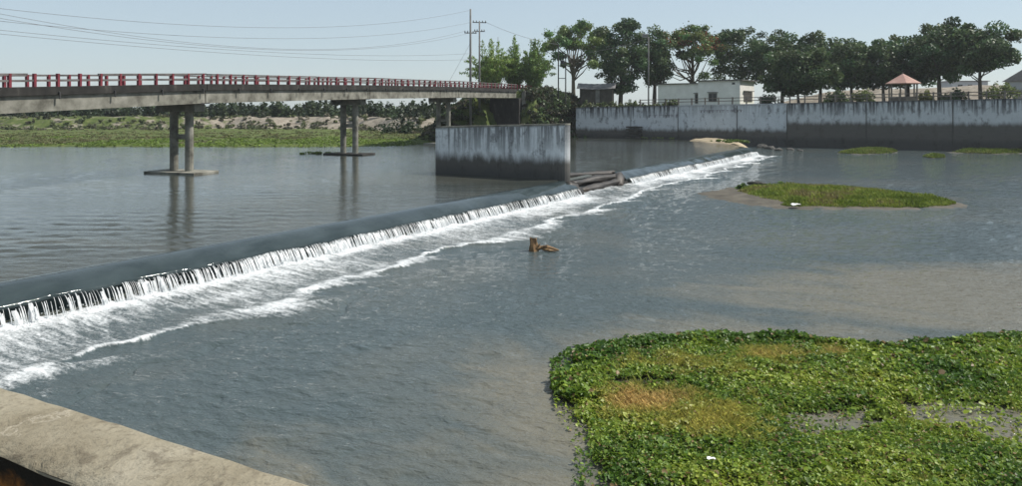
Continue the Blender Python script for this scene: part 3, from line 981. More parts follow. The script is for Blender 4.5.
# white water: foam over the same river water
t, M['white_water'] = water_mat('white_water', DEEP_D, SILT_D, RIP_D, 0.35, silt_down)
fa = t.attr('foam').outputs['Fac']; fv = t.attr('flow').outputs['Vector']
st = t.noise(t.pos((4.5, 0.9, 0), src=fv), 1.0, 6, 0.68, 0.5)
fn = t.noise(t.pos((5.0, 3.0, 0), src=fv), 2.2, 6, 0.72, 0.8)
lace = t.math('ADD', t.math('MULTIPLY', st, 0.55), t.math('MULTIPLY', fn, 0.45))
k = t.math('ADD', fa, t.math('MULTIPLY', t.math('SUBTRACT', lace, 0.5), 3.0))
mask = t.ss(k, 0.25, 1.15)
mask = t.math('MULTIPLY', mask, t.ss(fa, 0.02, 0.22))
fo = t.n('ShaderNodeBsdfPrincipled')
fo.inputs['Base Color'].default_value = (0.72, 0.74, 0.75, 1); fo.inputs['Roughness'].default_value = 0.6
t.l(t.bump(t.math('ADD', fn, st), 0.7, 0.08), fo.inputs['Normal'])
mx = t.n('ShaderNodeMixShader'); t.l(mask, mx.inputs[0]); t.l(t.b.outputs[0], mx.inputs[1]); t.l(fo.outputs[0], mx.inputs[2])
t.l(mx.outputs[0], t.out.inputs['Surface'])
tag(mesh_from('white_water', P.reshape(-1, 3), grid_faces(len(S), len(T)), M['white_water'], smooth=True,
              attrs={'foam': ('FLOAT', 'POINT', np.clip(foam, 0, 1.2).ravel()), 'flow': ('FLOAT_VECTOR', 'POINT', flow)}),
    'foaming fast water spreading below the rubber dam', 'white water', kind='stuff')

# ------------------------------------------------------------------ leaves
def quad_leaves(centres, normals_bias, size, rs, aspect=1.0):
    """random leaf quads around centres -> (V, F)"""
    n = len(centres)
    d = rs.normal(size=(n, 3)) + normals_bias
    d /= np.linalg.norm(d, axis=1)[:, None]
    r = rs.normal(size=(n, 3)); u = np.cross(d, r); u /= np.linalg.norm(u, axis=1)[:, None]; w = np.cross(d, u)
    sz = np.asarray(size) * rs.uniform(0.6, 1.3, n)
    a = (u * sz[:, None]); b = (w * (sz * aspect)[:, None])
    V = np.stack([centres - a, centres - b * .8, centres + a, centres + b * .8], 1)
    return V.reshape(-1, 3), np.arange(n * 4).reshape(n, 4)


def colours(base, n, rs, var=0.25, per=4):
    c = np.array(base)[None] * (1 + rs.normal(size=(n, 1)) * var) + rs.normal(size=(n, 3)) * np.array(base)[None] * 0.08
    c = np.clip(c, 0.004, 0.9)
    return np.repeat(np.concatenate([c, np.ones((n, 1))], 1), per, 0)


def tree(label, px, ground, D, top, cb, half, base_col, seed, style='round', group='trees in the yard behind the retaining wall', name='yard_tree', leaf=0.34, nl=4200, lean=0.0, bark='bark'):
    """px: trunk column; top / cb: rows of crown top and bottom; half: crown half-width in px"""
    rs = np.random.default_rng(seed)
    X = (px - 511) / F * D; H = EYE - (top - HOR) * D / F - ground; CB = EYE - (cb - HOR) * D / F - ground; R = half / F * D
    root = empty(name, (X, D, ground)); tag(root, label, 'tree', group)
    # clumps
    K = {'round': 62, 'airy': 46, 'flat': 60, 'dense': 76}[style]; nl = int(nl * 2.7); R *= 1.12
    ce = []; cr = []
    cz = (H + CB) / 2; rz_ = (H - CB) / 2
    while len(ce) < K:
        p = rs.uniform(-1, 1, 3); l = (math.hypot(p[0], p[1]) ** 3 + abs(p[2]) ** 3) ** (1 / 3)
        if l > 1 or (l < 0.35 and style != 'dense'): continue
        if style == 'flat' and abs(p[2]) < 0.05: continue
        q = p * np.array([R * 0.84, R * 0.84, rz_ * 0.86])
        # uneven outline: lobes
        q[:2] *= 0.82 + 0.32 * vnoise(math.atan2(p[1], p[0]) * 1.7 + 9, p[2] * 2 + seed, seed)
        if style == 'flat': q[:2] *= 1.22
        if style == 'flat': q[2] = rz_ * (0.75 * (1 - (np.hypot(q[0], q[1]) / R) ** 2) + np.clip(rs.normal() * 0.34, -0.9, 0.30) - 0.10)
        q[0] += lean * (q[2] + rz_)
        ce.append(q + np.array([0, 0, cz])); cr.append(rs.uniform(0.19, 0.34) * min(R, 5.2) * (0.85 if style in ('flat', 'airy') else 1.0))
    ce = np.array(ce); cr = np.array(cr)
    # trunk and limbs
    m = MB(); tr_ = max(0.16, H * 0.022)
    bend = rs.normal(size=2) * 0.25
    zt = CB + (H - CB) * 0.45
    trunk = [np.array([bend[0] * math.sin(a * 2.4) + lean * a * a * 1.5, bend[1] * math.sin(a * 2.0), -0.3 + (zt + .3) * a]) for a in np.linspace(0, 1, 7)]
    m.tube(trunk, [tr_ * (1.25 - 0.75 * a) for a in np.linspace(0, 1, 7)], 8)
    m.build('trunk', M[bark], root, True)
    m = MB()
    for i in range(0, K, 2 if style != 'round' else 3):
        a = rs.uniform(0.42, 0.95); k = a * 6; i0 = int(k); st_ = trunk[i0] + (trunk[min(i0 + 1, 6)] - trunk[i0]) * (k - i0)
        e = ce[i]; mid = (st_ + e) / 2 + np.array([0, 0, -0.12 * np.linalg.norm(e - st_)]) + rs.normal(size=3) * 0.2
        m.tube([st_, mid, e], [tr_ * 0.42, tr_ * 0.27, tr_ * 0.08], 5)
    m.build('limbs', M[bark], root, True)
    per = rs.multinomial(nl, (cr ** 2) / (cr ** 2).sum())
    C = np.repeat(ce, per, 0); Rr = np.repeat(cr, per)
    off = rs.normal(size=(nl, 3)); off /= np.linalg.norm(off, axis=1)[:, None]
    off *= (Rr * rs.uniform(0.25, 1.12, nl) ** 0.6)[:, None]; off[:, 2] *= 0.72
    pos = C + off
    stray = rs.random(nl) < 0.22                     # leaves between the clumps
    k_ = rs.normal(size=(nl, 3)); k_ /= np.linalg.norm(k_, axis=1)[:, None]; k_ *= (rs.uniform(0.1, 1, nl) ** 0.45)[:, None]
    if style != 'flat': pos[stray] = (k_ * np.array([R * .78, R * .78, rz_ * .80]) + np.array([0, 0, cz]))[stray]
    else: pos[stray] += (rs.normal(size=(nl, 3)) * np.array([.6, .6, .35]))[stray]
    V, Fq = quad_leaves(pos, off / Rr[:, None] * 0.9 + np.array([0, 0, 0.5]), leaf, rs, 0.8)
    clump = np.repeat(rs.normal(size=K) * 0.22, per)
    cc = np.array(base_col)[None] * (1 + clump[:, None]) * (1 + rs.normal(size=(nl, 1)) * 0.2)
    cc[:, 0] *= 1 + 0.25 * np.repeat(rs.normal(size=K), per) * 0.5
    if style == 'flat' and 'red' in label:
        topm = (pos[:, 2] > cz + rz_ * 0.05) & (np.repeat(rs.random(K) < 0.6, per)) & (rs.random(nl) < 0.28)
        cc[topm] = np.array([0.26, 0.075, 0.035]) * (1 + rs.normal(size=(topm.sum(), 1)) * 0.25)
    cc = np.clip(cc, 0.005, 0.8)
    col = np.repeat(np.concatenate([cc, np.ones((nl, 1))], 1), 4, 0)
    mesh_from('crown', V, Fq, M['leaf'], root, False, {'col': ('FLOAT_COLOR', 'POINT', col)})
    return root


def wallD(px): return float(wall_pt(wall_t(px))[1])


DK = (0.066, 0.104, 0.040); MD = (0.042, 0.072, 0.024); LT = (0.12, 0.18, 0.052)
YARD_SHRUBS = []
trees = [
    # label, px, off, top, crown bottom, half, colour, style, leaves, bark, lean
    ('broad pale green spreading tree with a flat crown beside the bamboo', 574, 26, 20, 84, 33, LT, 'flat', 6000, 'bark_pale', 0.0),
    ('tall very dark dense tree beside the small dark hut', 620, 16, 16, 97, 25, DK, 'round', 5200, 'bark', 0.0),
    ('dark slender tree standing next to the street lamp pole', 654, 22, 23, 94, 19, DK, 'round', 3000, 'bark', 0.0),
    ('airy tree with red orange blossom over the left of the white house', 692, 30, 25, 84, 38, (0.10, 0.15, 0.045), 'flat', 6000, 'bark_pale', 0.0),
    ('dark green tree rising directly behind the white house', 742, 32, 25, 92, 30, DK, 'round', 4200, 'bark', 0.0),
    ('dark tree behind the right corner of the white house', 782, 30, 28, 94, 31, DK, 'round', 4200, 'bark', 0.0),
    ('low rounded dense tree in front of the others right of the white house', 799, 7, 47, 97, 36, (0.062, 0.098, 0.038), 'dense', 7000, 'bark', 0.0),
    ('dark tree between the low rounded tree and the gazebo trees', 820, 26, 31, 92, 27, DK, 'round', 3600, 'bark', 0.0),
    ('smaller dark tree left of the gazebo with a pointed top', 852, 16, 36, 93, 21, DK, 'round', 3600, 'bark', 0.0),
    ('dark tree just behind the left side of the gazebo', 884, 17, 37, 92, 20, DK, 'round', 3600, 'bark', 0.0),
    ('bushy dark tree directly behind the gazebo roof', 908, 20, 30, 90, 25, DK, 'round', 3800, 'bark', 0.0),
    ('tallest dark tree right of the gazebo', 940, 15, 16, 88, 31, DK, 'round', 5600, 'bark', 0.0),
    ('rightmost leaning dark tree with a bare slanting trunk', 981, 12, 25, 78, 30, DK, 'round', 5200, 'bark', 0.12),
]
for i, (lb, px, off, top, cb, half, colr, sty, nl, bk, ln_) in enumerate(trees):
    tt = wall_t(px); D = wallD(px) + off
    # yard distance of that spot
    X = (px - 511) / F * D
    tw = (np.array([X, D]) - WO) @ WD
    tree(lb, px, yard_z(tw, off), D, top, cb, half, colr, 100 + i, sty, nl=nl, bark=bk, lean=ln_, leaf=0.27 if sty != 'flat' else 0.26)


def bush_mesh(name, label, spots, colset, seed, leaf, parent=None, kind=None, cat=None, group=None, mat='leaf'):
    """spots: (x, y, z, r, h, n)"""
    rs = np.random.default_rng(seed)
    Vs = []; Cs = []
    for (x, y, z, r, h, n) in spots:
        k = max(3, int(n / 45)); ce = rs.normal(size=(k, 3)) * np.array([0.45, 0.45, 0.0]); ce[:, 2] = rs.uniform(0.1, 0.8, k) * (1 - 0.5 * np.hypot(ce[:, 0], ce[:, 1]))
        id_ = rs.integers(0, k, n)
        off = rs.normal(size=(n, 3)); off /= np.linalg.norm(off, axis=1)[:, None]; off *= rs.uniform(0.2, 1, (n, 1)) * 0.34
        p = (ce[id_] + off) * np.array([r, r, h]); p[:, 2] = np.abs(p[:, 2])
        base = np.array(colset[rs.integers(0, len(colset))])
        V, _ = quad_leaves(p + np.array([x, y, z]), off * 2 + np.array([0, 0, 2.0 if mat == 'blade' else .6]), leaf, rs, 0.8)
        c = base[None] * (1 + (rs.normal(size=k) * 0.2)[id_][:, None]) * (1 + rs.normal(size=(n, 1)) * 0.2)
        Vs.append(V); Cs.append(np.repeat(np.concatenate([np.clip(c, .004, .8), np.ones((n, 1))], 1), 4, 0))
    V = np.concatenate(Vs); C = np.concatenate(Cs)
    o = mesh_from(name, V, np.arange(len(V)).reshape(-1, 4), M[mat], parent, False, {'col': ('FLOAT_COLOR', 'POINT', C)})
    return tag(o, label, cat, group, kind)


for k, (px, off, top, half, colr, lb) in enumerate((
        (768, 3.5, 91, 9, (0.05, 0.08, 0.03), 'low dark shrub at the right corner of the white house'),
        (838, 5.0, 88, 10, (0.055, 0.085, 0.032), 'dark shrub right of the low rounded tree behind the fence'),
        (866, 5.5, 87, 9, (0.12, 0.15, 0.05), 'pale green shrub left of the gazebo behind the fence'),
        (927, 4.5, 88, 6, (0.17, 0.18, 0.06), 'small yellowish shrub just right of the gazebo'),
        (952, 8.0, 86, 9, (0.06, 0.09, 0.035), 'dark shrub under the tallest right tree'),
        (1003, 6.0, 78, 14, (0.13, 0.16, 0.05), 'yellow green shrub beside the far right house'),
        (672, 3.0, 97, 7, (0.08, 0.11, 0.04), 'low shrub in front of the left end of the white house'),
        (556, 4.0, 84, 12, (0.06, 0.09, 0.035), 'leafy shrub at the foot of the transformer stand'))):
    D = wallD(max(px, 577)) + off; X = (px - 511) / F * D; zg = float(wall_top((np.array([X, D]) - WO) @ WD)) - 0.3
    hgt_ = EYE - (top - HOR) * D / F - zg
    YARD_SHRUBS.append((lb, X, D, zg, half / F * D * 1.2, hgt_, colr, 700 + k))
# bamboo clumps by the bridge end
def bamboo(label, px, D, base_y, top_y, half, seed, colr):
    rs = np.random.default_rng(seed)
    X = (px - 511) / F * D; z0 = EYE - (base_y - HOR) * D / F; H = (base_y - top_y) * D / F; R = half * 1.15 * D / F
    root = empty('bamboo_clump', (X, D, z0)); tag(root, label, 'bamboo', 'bamboo clumps at the bridge end')
    m = MB(); L = []; Cc = []
    for k in range(62):
        a = rs.uniform(0, 2 * math.pi); r0 = rs.uniform(0, 0.35) * R; rr = rs.uniform(0.15, 1.45) * R; hh = H * rs.uniform(0.55, 1.05) * (1.08 - 0.25 * rr / R)
        pts = []
        for q in np.linspace(0, 1, 7):
            rad = r0 + (rr - r0) * q ** 2.2
            pts.append(np.array([rad * math.cos(a), rad * math.sin(a), hh * (q - 0.22 * q ** 6 * rr / R)]))
        m.tube(pts, [0.07 * (1.1 - q) for q in np.linspace(0, 1, 7)], 5)
        n = 190
        for q in rs.uniform(0.18, 1.0, n):
            i = min(int(q * 6), 5); p = pts[i] + (pts[i + 1] - pts[i]) * (q * 6 - i)
            spread = 0.12 + 0.26 * math.sin(min(q, .98) * math.pi) 
            L.append(p + rs.normal(size=3) * np.array([spread, spread, spread * .8]) + np.array([0, 0, -0.15])); Cc.append(rs.normal())
    m.build('culms', simple_culm, root, True)
    L = np.array(L); n = len(L)
    d = rs.normal(size=(n, 3)); d[:, 2] -= 0.7; d /= np.linalg.norm(d, axis=1)[:, None]
    r = rs.normal(size=(n, 3)); u = np.cross(d, r); u /= np.linalg.norm(u, axis=1)[:, None]
    sz = rs.uniform(0.16, 0.36, n)[:, None]
    V = np.stack([L - d * sz, L - u * sz * .32, L + d * sz, L + u * sz * .32], 1).reshape(-1, 3)
    mesh_from('foliage', V, np.arange(4 * n).reshape(n, 4), M['leaf'], root, False, {'col': ('FLOAT_COLOR', 'POINT', colours(colr, n, rs, 0.25))})


simple_culm = simple('bamboo_culm', [(0.3, (0.10, 0.13, 0.04)), (0.7, (0.18, 0.19, 0.07))], 2.0, 0.6, 0.0)
bamboo('left bamboo clump with pale feathery leaves beside the tall electric pole', 490, 149, 92, 37, 19, 1, (0.20, 0.28, 0.065))
bamboo('middle bamboo clump rising highest above the bridge railing', 514, 152, 92, 36, 14, 2, (0.16, 0.24, 0.055))
bamboo('right darker bamboo clump nearest the pale spreading tree', 534, 150, 93, 38, 15, 3, (0.13, 0.20, 0.05))

for (lb, x, y, z, r, h, colr, sd) in YARD_SHRUBS:
    bush_mesh('yard_shrub', lb, [(x, y, z, r, h, 900)], [colr], sd, 0.24, cat='shrub', group='shrubs in the yard')
# scrub on the abutment slope and along the top of the wall
rs = np.random.default_rng(77)


def bank_z(x, y):
    i = int(np.clip(np.searchsorted(XS, x) - 1, 0, len(XS) - 2)); vv = y - float(shore_y(np.array(x)))
    j = int(np.clip(np.searchsorted(VS, vv) - 1, 0, len(VS) - 2))
    a = np.clip((x - XS[i]) / (XS[i + 1] - XS[i]), 0, 1); b = np.clip((vv - VS[j]) / (VS[j + 1] - VS[j]), 0, 1)
    return float((zz[i, j] * (1 - a) + zz[i + 1, j] * a) * (1 - b) + (zz[i, j + 1] * (1 - a) + zz[i + 1, j + 1] * a) * b)


sp = []
for k in range(650):
    x = rs.uniform(-14, 16); vv = rs.uniform(0.2, 13); y = float(shore_y(np.array(x))) + vv
    q = np.array([x, y]) - BP1; 
    if abs(q @ BN) < HW + 1.4 and q @ BD < 95: continue
    sp.append((x, y, bank_z(x, y) - 0.1, rs.uniform(0.7, 1.8), rs.uniform(0.5, 1.3), 70))
for k in range(420):      # embankment sides
    sb_ = rs.uniform(80.5, 97); vb_ = rs.choice((-1, 1, 1)) * rs.uniform(HW + 0.5, 9)
    q = BP1 + BD * sb_ + BN * vb_
    sp.append((q[0], q[1], bank_z(q[0], q[1]) - 0.1, rs.uniform(0.9, 1.8), rs.uniform(0.7, 1.6), 80))
bush_mesh('slope_scrub', 'tangled dark scrub covering the slope below the bridge end', sp, [DK, (0.05, 0.06, 0.03), (0.075, 0.07, 0.045)], 5, 0.26, kind='stuff', cat='scrub')
sp = []
for px in np.arange(578, 660, 1.6):
    tt = wall_t(px); p = wall_pt(tt, rs.uniform(0.6, 3.0))
    sp.append((p[0], p[1], float(wall_top(tt)) - 0.2, rs.uniform(0.7, 1.2), rs.uniform(0.6, 1.9) * (1 if px < 640 else 0.5), 100))
bush_mesh('wall_top_plants', 'pale leafy ground plants spilling along the wall top below the hut', sp, [(0.10, 0.13, 0.05), (0.07, 0.10, 0.035), (0.13, 0.14, 0.07)], 6, 0.16, kind='stuff', cat='plants')

# far woods and scrub of the left bank, one mass
sp = []
for k in range(640):
    x = rs.uniform(-330, 4); v_ = rs.uniform(0, 1)
    rise_ = 66 + (float(fbm(np.array(x * 0.05), np.array(0.0), 21)) - 0.5) * 16 - 30 * float(sstep(-40, -14, np.array(x)))
    y = float(shore_y(np.array(x))) + rise_ + 9 + v_ * 34
    h = rs.uniform(3.2, 5.0) + 1.4 * v_ + 1.3 * float(fbm(np.array(x * 0.03), np.array(3.0), 8))
    if rs.random() < 0.05: h *= 1.35
    sp.append((x, y, 3.6, rs.uniform(2.0, 4.2), h, 150))
bush_mesh('far_woods', 'dark wooded belt along the far bank seen under the bridge', sp, [(0.032, 0.052, 0.024), (0.042, 0.064, 0.028), (0.055, 0.075, 0.035), (0.038, 0.050, 0.030)], 8, 0.50, kind='stuff', cat='woods')
sp = []
for k in range(360):
    x = rs.uniform(-180, -14)
    rise_ = 66 + (float(fbm(np.array(x * 0.05), np.array(0.0), 21)) - 0.5) * 16 - 30 * float(sstep(-40, -14, np.array(x)))
    y = float(shore_y(np.array(x))) + rise_ + rs.uniform(-6, 10)
    sp.append((x, y, bank_z(x, y) - 0.1, rs.uniform(0.7, 2.0), rs.uniform(0.5, 1.6), 60))
bush_mesh('bank_scrub', 'low scrub dotted over the eroded rise of the far bank', sp, [(0.07, 0.09, 0.04), (0.10, 0.105, 0.06), (0.12, 0.14, 0.06), (0.14, 0.13, 0.09)], 9, 0.28, kind='stuff', cat='scrub')
sp = []; sp2 = []
for k in range(3000):
    x = rs.uniform(-110, -15); dd = abs(rs.normal()) * 24 - 0.4; y = float(shore_y(np.array(x))) + dd
    green = float(fbm(np.array(x * 0.10), np.array(y * 0.06), 401, 3)) + 0.22 - 0.02 * dd
    e_ = (x, y, max(bank_z(x, y), UP) - 0.03, rs.uniform(0.4, 1.6), rs.uniform(0.08, 0.34), 26)
    (sp if green > 0.42 else sp2).append(e_)
bush_mesh('bank_grass', 'lush green waterside grass tufts along the edge of the far bank', sp, [(0.11, 0.17, 0.028), (0.15, 0.21, 0.040), (0.095, 0.14, 0.028)], 10, 0.14, kind='stuff', cat='grass', mat='blade')
bush_mesh('bank_grass', 'dull olive dry grass tufts on the flat of the far bank', sp2, [(0.11, 0.115, 0.045), (0.15, 0.14, 0.07), (0.085, 0.10, 0.04)], 14, 0.14, kind='stuff', cat='grass', mat='blade')
p = at(401, 134, 1.7)
bush_mesh('bank_shrub', 'single rounded dark shrub on the far bank left of the third bridge pier', [(p[0], p[1], 1.5, 4.2, 3.6, 900)], [(0.035, 0.055, 0.024)], 11, 0.3, cat='shrub')
p = at(330, 154, UP)
bush_mesh('floating_weed', 'small floating weed patch at the left of the second bridge pier', [(p[0] + dx, p[1] + rs.uniform(-.6, .6), UP, 1.3, 0.25, 80) for dx in np.linspace(-3, 0.4, 6)], [(0.15, 0.21, 0.05)], 12, 0.14, kind='stuff', cat='weed')

# ------------------------------------------------------------------ sand and rubble hump at the far dam end
gu, gw = np.meshgrid(np.linspace(-1.15, 1.15, 60), np.linspace(-1.15, 1.15, 40), indexing='ij')
ax = np.array([-0.13, 0.99]); ay = np.array([0.99, 0.13]); c0 = np.array([34.6, 125.0])
rr = np.hypot(gu, gw)
hz = -0.7 + 2.3 * np.clip(1 - rr ** 3.0, 0, 1) ** 0.6 + (fbm(gu * 4, gw * 3, 71) - 0.5) * 0.35
px_ = c0[0] + ax[0] * gu * 12.0 + ay[0] * gw * 3.7; py_ = c0[1] + ax[1] * gu * 12.0 + ay[1] * gw * 3.7
tag(mesh_from('sand_bank', np.stack([px_, py_, hz], -1).reshape(-1, 3), grid_faces(60, 40), M['sand'], smooth=True), 'pale sand hump between the far dam end and the retaining wall', kind='structure')
sp = []
for k in range(24):
    x, y = c0 + ax * rs.uniform(-12.5, -6.5) + ay * rs.uniform(-3.2, 0.2)
    sp.append((x, y, 1.55, 0.9, 0.45, 60))
bush_mesh('sand_bank_grass', 'green grass tuft on the near side of the sand hump', sp, [(0.10, 0.15, 0.03)], 13, 0.16, kind='stuff', cat='grass', mat='blade')


def rock(name, label, loc, r, seed, mat='rock', squash=0.6, group=None, cat='rock'):
    import bmesh
    bm = bmesh.new(); bmesh.ops.create_icosphere(bm, subdivisions=2, radius=1)
    rs_ = np.random.default_rng(seed)
    for v_ in bm.verts:
        k = 0.75 + 0.5 * float(vnoise(np.array(v_.co.x * 1.7 + seed), np.array(v_.co.y * 1.7 + v_.co.z * 1.3), seed))
        v_.co = Vector((v_.co.x * r * k * rs_.uniform(.95, 1.05), v_.co.y * r * k, v_.co.z * r * k * squash))
    me = bpy.data.meshes.new(name); bm.to_mesh(me); bm.free(); me.materials.append(M[mat])
    o = bpy.data.objects.new(name, me); o.location = loc; link(o)
    return tag(o, label, cat, group)


ROCKL = ('second rock from the far dam end at the wall foot', 'low middle rock of the row at the wall foot', 'fourth rock from the far dam end at the wall foot', 'largest dark rock touching the far dam end', 'smallest rock of the row, farthest right from the dam end')
for k, (px, py, r) in enumerate(((770, 149, 0.9), (779, 150.5, 0.7), (790, 150, 0.7), (763, 148, 1.2), (800, 151, 0.5))):
    p = at(px, py, 0)
    rock('wall_foot_rock', ROCKL[k], p, r, 200 + k, group='rocks at the wall foot')

# ------------------------------------------------------------------ islet and weed strips below the dam
def islet(label, name, outline_px, zmax, seed, cell=0.35):
    pts = np.array([at(a, b, 0.0)[:2] for a, b in outline_px])
    return pts


def inside(poly, x, y):
    c = np.zeros(x.shape, bool); n = len(poly); j = n - 1
    for i in range(n):
        xi, yi = poly[i]; xj, yj = poly[j]
        cond = ((yi > y) != (yj > y)) & (x < (xj - xi) * (y - yi) / (yj - yi + 1e-12) + xi)
        c ^= cond; j = i
    return c


def polydist(poly, x, y):
    d = np.full(x.shape, 1e9); n = len(poly)
    for i in range(n):
        a = np.array(poly[i]); b = np.array(poly[(i + 1) % n]); ab = b - a
        t_ = np.clip(((x - a[0]) * ab[0] + (y - a[1]) * ab[1]) / (ab @ ab), 0, 1)
        d = np.minimum(d, np.hypot(x - a[0] - t_ * ab[0], y - a[1] - t_ * ab[1]))
    return np.where(inside(poly, x, y), d, -d)


def land(name, outline_px, mat, zscale, zmax, seed, nx=110, ny=60):
    poly = [tuple(at(a, b, 0.0)[:2]) for a, b in outline_px]
    xs = [p[0] for p in poly]; ys = [p[1] for p in poly]
    X, Y = np.meshgrid(np.linspace(min(xs) - 1.5, max(xs) + 1.5, nx), np.linspace(min(ys) - 1.5, max(ys) + 1.5, ny), indexing='ij')
    d = polydist(poly, X, Y) + (fbm(X * 0.7, Y * 0.7, seed) - 0.5) * 1.2
    Z = np.clip(d * zscale, -0.5, zmax) + (fbm(X * 1.5, Y * 1.5, seed + 2) - .5) * 0.1 * (d > -.3)
    o = mesh_from(name, np.stack([X, Y, Z], -1).reshape(-1, 3), grid_faces(nx, ny), mat, smooth=True)
    return o, poly


def blades(name, label, poly, n, seed, h, cols, zbase, dmin=0.0, mat='blade', width=0.02, kind='stuff', cat='grass', noise_cut=None, hvar=None):
    rs = np.random.default_rng(seed)
    xs = [p[0] for p in poly]; ys = [p[1] for p in poly]
    X = rs.uniform(min(xs), max(xs), n); Y = rs.uniform(min(ys), max(ys), n)
    d = polydist(poly, X, Y) + (fbm(X * 0.7, Y * 0.7, seed) - 0.5) * 1.2
    ok = d > dmin
    if noise_cut is not None: ok &= fbm(X * 0.5, Y * 0.5, seed + 5) > noise_cut
    X, Y, d = X[ok], Y[ok], d[ok]; n = len(X)
    hh = h * rs.uniform(0.3, 1.1, n) * np.clip(0.35 + d * 0.5, 0.3, 1.0) * (0.5 + fbm(X * 0.8, Y * 0.8, seed + 7))
    a = rs.uniform(0, 2 * math.pi, n); ln_ = rs.uniform(0.1, 0.7, n) * hh
    w_ = width * rs.uniform(0.7, 1.5, n); ca, sa = np.cos(a), np.sin(a)
    z0 = zbase(X, Y, d) if callable(zbase) else np.full(n, zbase)
    V = np.stack([np.stack([X - sa * w_, Y + ca * w_, z0], -1), np.stack([X + sa * w_, Y - ca * w_, z0], -1),
                  np.stack([X + ca * ln_ * .4 + sa * w_, Y + sa * ln_ * .4 - ca * w_, z0 + hh * .65], -1), np.stack([X + ca * ln_, Y + sa * ln_, z0 + hh], -1)], 1)
    pick = np.clip((fbm(X * 0.6, Y * 0.6, seed + 9) - 0.2) / 0.6 * len(cols) + rs.normal(size=n) * 0.5, 0, len(cols) - 1).astype(int)
    C = np.array(cols)[pick] * (1 + rs.normal(size=(n, 1)) * 0.2)
    C = np.repeat(np.concatenate([np.clip(C, .004, .8), np.ones((n, 1))], 1), 4, 0)
    return tag(mesh_from(name, V.reshape(-1, 3), np.arange(4 * n).reshape(n, 4), M[mat], None, False, {'col': ('FLOAT_COLOR', 'POINT', C)}), label, cat, kind=kind)


isl_mud = [(700, 193), (715, 190), (740, 187), (790, 185.5), (850, 189), (905, 194), (945, 199), (966, 204), (955, 208), (900, 209.5), (840, 209.5), (780, 208.5), (740, 203), (712, 198)]
o, poly = land('river_islet', isl_mud, M['mud'], 0.045, 0.18, 81)
tag(o, 'muddy islet in the lower pool', kind='structure')
isl_g = [(735, 189), (790, 186.5), (850, 189.5), (905, 194.5), (940, 199), (962, 204), (950, 206.5), (900, 208), (840, 208), (785, 206.5), (770, 201), (748, 196)]
polyg = [tuple(at(a, b, 0.0)[:2]) for a, b in isl_g]
blades('islet_grass', 'bright green grass covering the islet in the lower pool', polyg, 60000, 82, 0.42, [(0.10, 0.14, 0.022), (0.15, 0.20, 0.032), (0.20, 0.23, 0.045), (0.17, 0.15, 0.06)],
       lambda X, Y, d: np.clip(d * 0.05, 0, 0.18), 0.1, width=0.035)
rs = np.random.default_rng(5)
for k, (px, py, r, h) in enumerate(((740, 188.5, 0.7, 0.55), (786, 188, 1.1, 0.7), (845, 191, 1.1, 0.5))):
    p = at(px, py, 0.1)
    bush_mesh('islet_shrub', ('small leafy weed tuft at the bare left tip of the islet', 'leafy weed clump on the far edge of the islet', 'low weed clump at the middle of the islet')[k], [(p[0], p[1], 0.1, r, h, 240)], [(0.08, 0.14, 0.025)], 300 + k, 0.10, cat='weed', group='weed clumps on the islet')
for k, (ol, lb) in enumerate(((((838, 153.2), (850, 150.5), (880, 149.6), (897, 151), (893, 153.5), (860, 154.2)), 'small grass strip in the water below the retaining wall, leftmost'),
                              (((922, 157), (930, 155.2), (944, 155.6), (946, 157.5), (932, 158.2)), 'tiny grass hummock in the water between the two weed strips'),
                              (((948, 152.5), (975, 150.5), (1040, 150), (1040, 153), (990, 153.8)), 'long thin grass strip in the water at the right edge'))):
    o, pw = land('weed_bar', ol, M['mud'], 0.10, 0.15, 90 + k, 50, 40)
    tag(o, lb + ' ground', kind='structure')
    blades('weed_bar_grass', lb, pw, 26000 if k != 1 else 9000, 95 + k, 0.55, [(0.09, 0.13, 0.025), (0.13, 0.17, 0.035), (0.16, 0.17, 0.05)], 0.03, 0.0, width=0.06)

# ------------------------------------------------------------------ water hyacinth raft
out_px = [(553, 389), (556, 378), (574, 362), (584, 352), (612, 342), (660, 337), (700, 336), (760, 334), (800, 339), (850, 342), (885, 344), (930, 345), (962, 341), (1000, 337), (1040, 334), (1140, 331), (1260, 345), (1260, 590),
          (740, 590), (660, 520), (622, 489), (607, 468), (598, 440), (594, 420), (585, 410), (568, 403), (555, 397)]
ZR = 0.12
rp = [tuple(at(a, b, ZR)[:2]) for a, b in out_px]


def to_px(X, Y, z): return 511 + F * X / Y, HOR + (EYE - z) * F / Y


def ell(px, py, cx, cy, rx, ry): return np.clip(1.2 - np.hypot((px - cx) / rx, (py - cy) / ry), 0, 1)


rs = np.random.default_rng(90)
xs = [p[0] for p in rp]; ys = [p[1] for p in rp]
N = 480000
X = rs.uniform(min(xs), max(xs), N); Y = rs.uniform(min(ys), max(ys), N)
d = polydist(rp, X, Y) + (fbm(X * 1.1, Y * 1.1, 91) - 0.5) * 0.9 + (fbm(X * 4, Y * 4, 92) - .5) * 0.4
ok = (d > 0) | ((d > -0.55) & (rs.random(N) < 0.10))
X, Y, d = X[ok], Y[ok], d[ok]
U, W_ = to_px(X, Y, ZR)
nz = fbm(X * 0.9, Y * 0.9, 93); nf = fbm(X * 3.0, Y * 3.0, 94)
pond = np.maximum.reduce([ell(U, W_, 832, 418, 66, 15), ell(U, W_, 955, 409, 70, 17), ell(U, W_, 1015, 422, 80, 22), ell(U, W_, 1110, 412, 75, 18)]) + (nf - 0.5) * 0.9
ok = (pond < 0.42) | (rs.random(len(X)) < np.where(nf > 0.5, 0.16, 0.03))
X, Y, d, U, W_, nz, nf, pond = [q[ok] for q in (X, Y, d, U, W_, nz, nf, pond)]
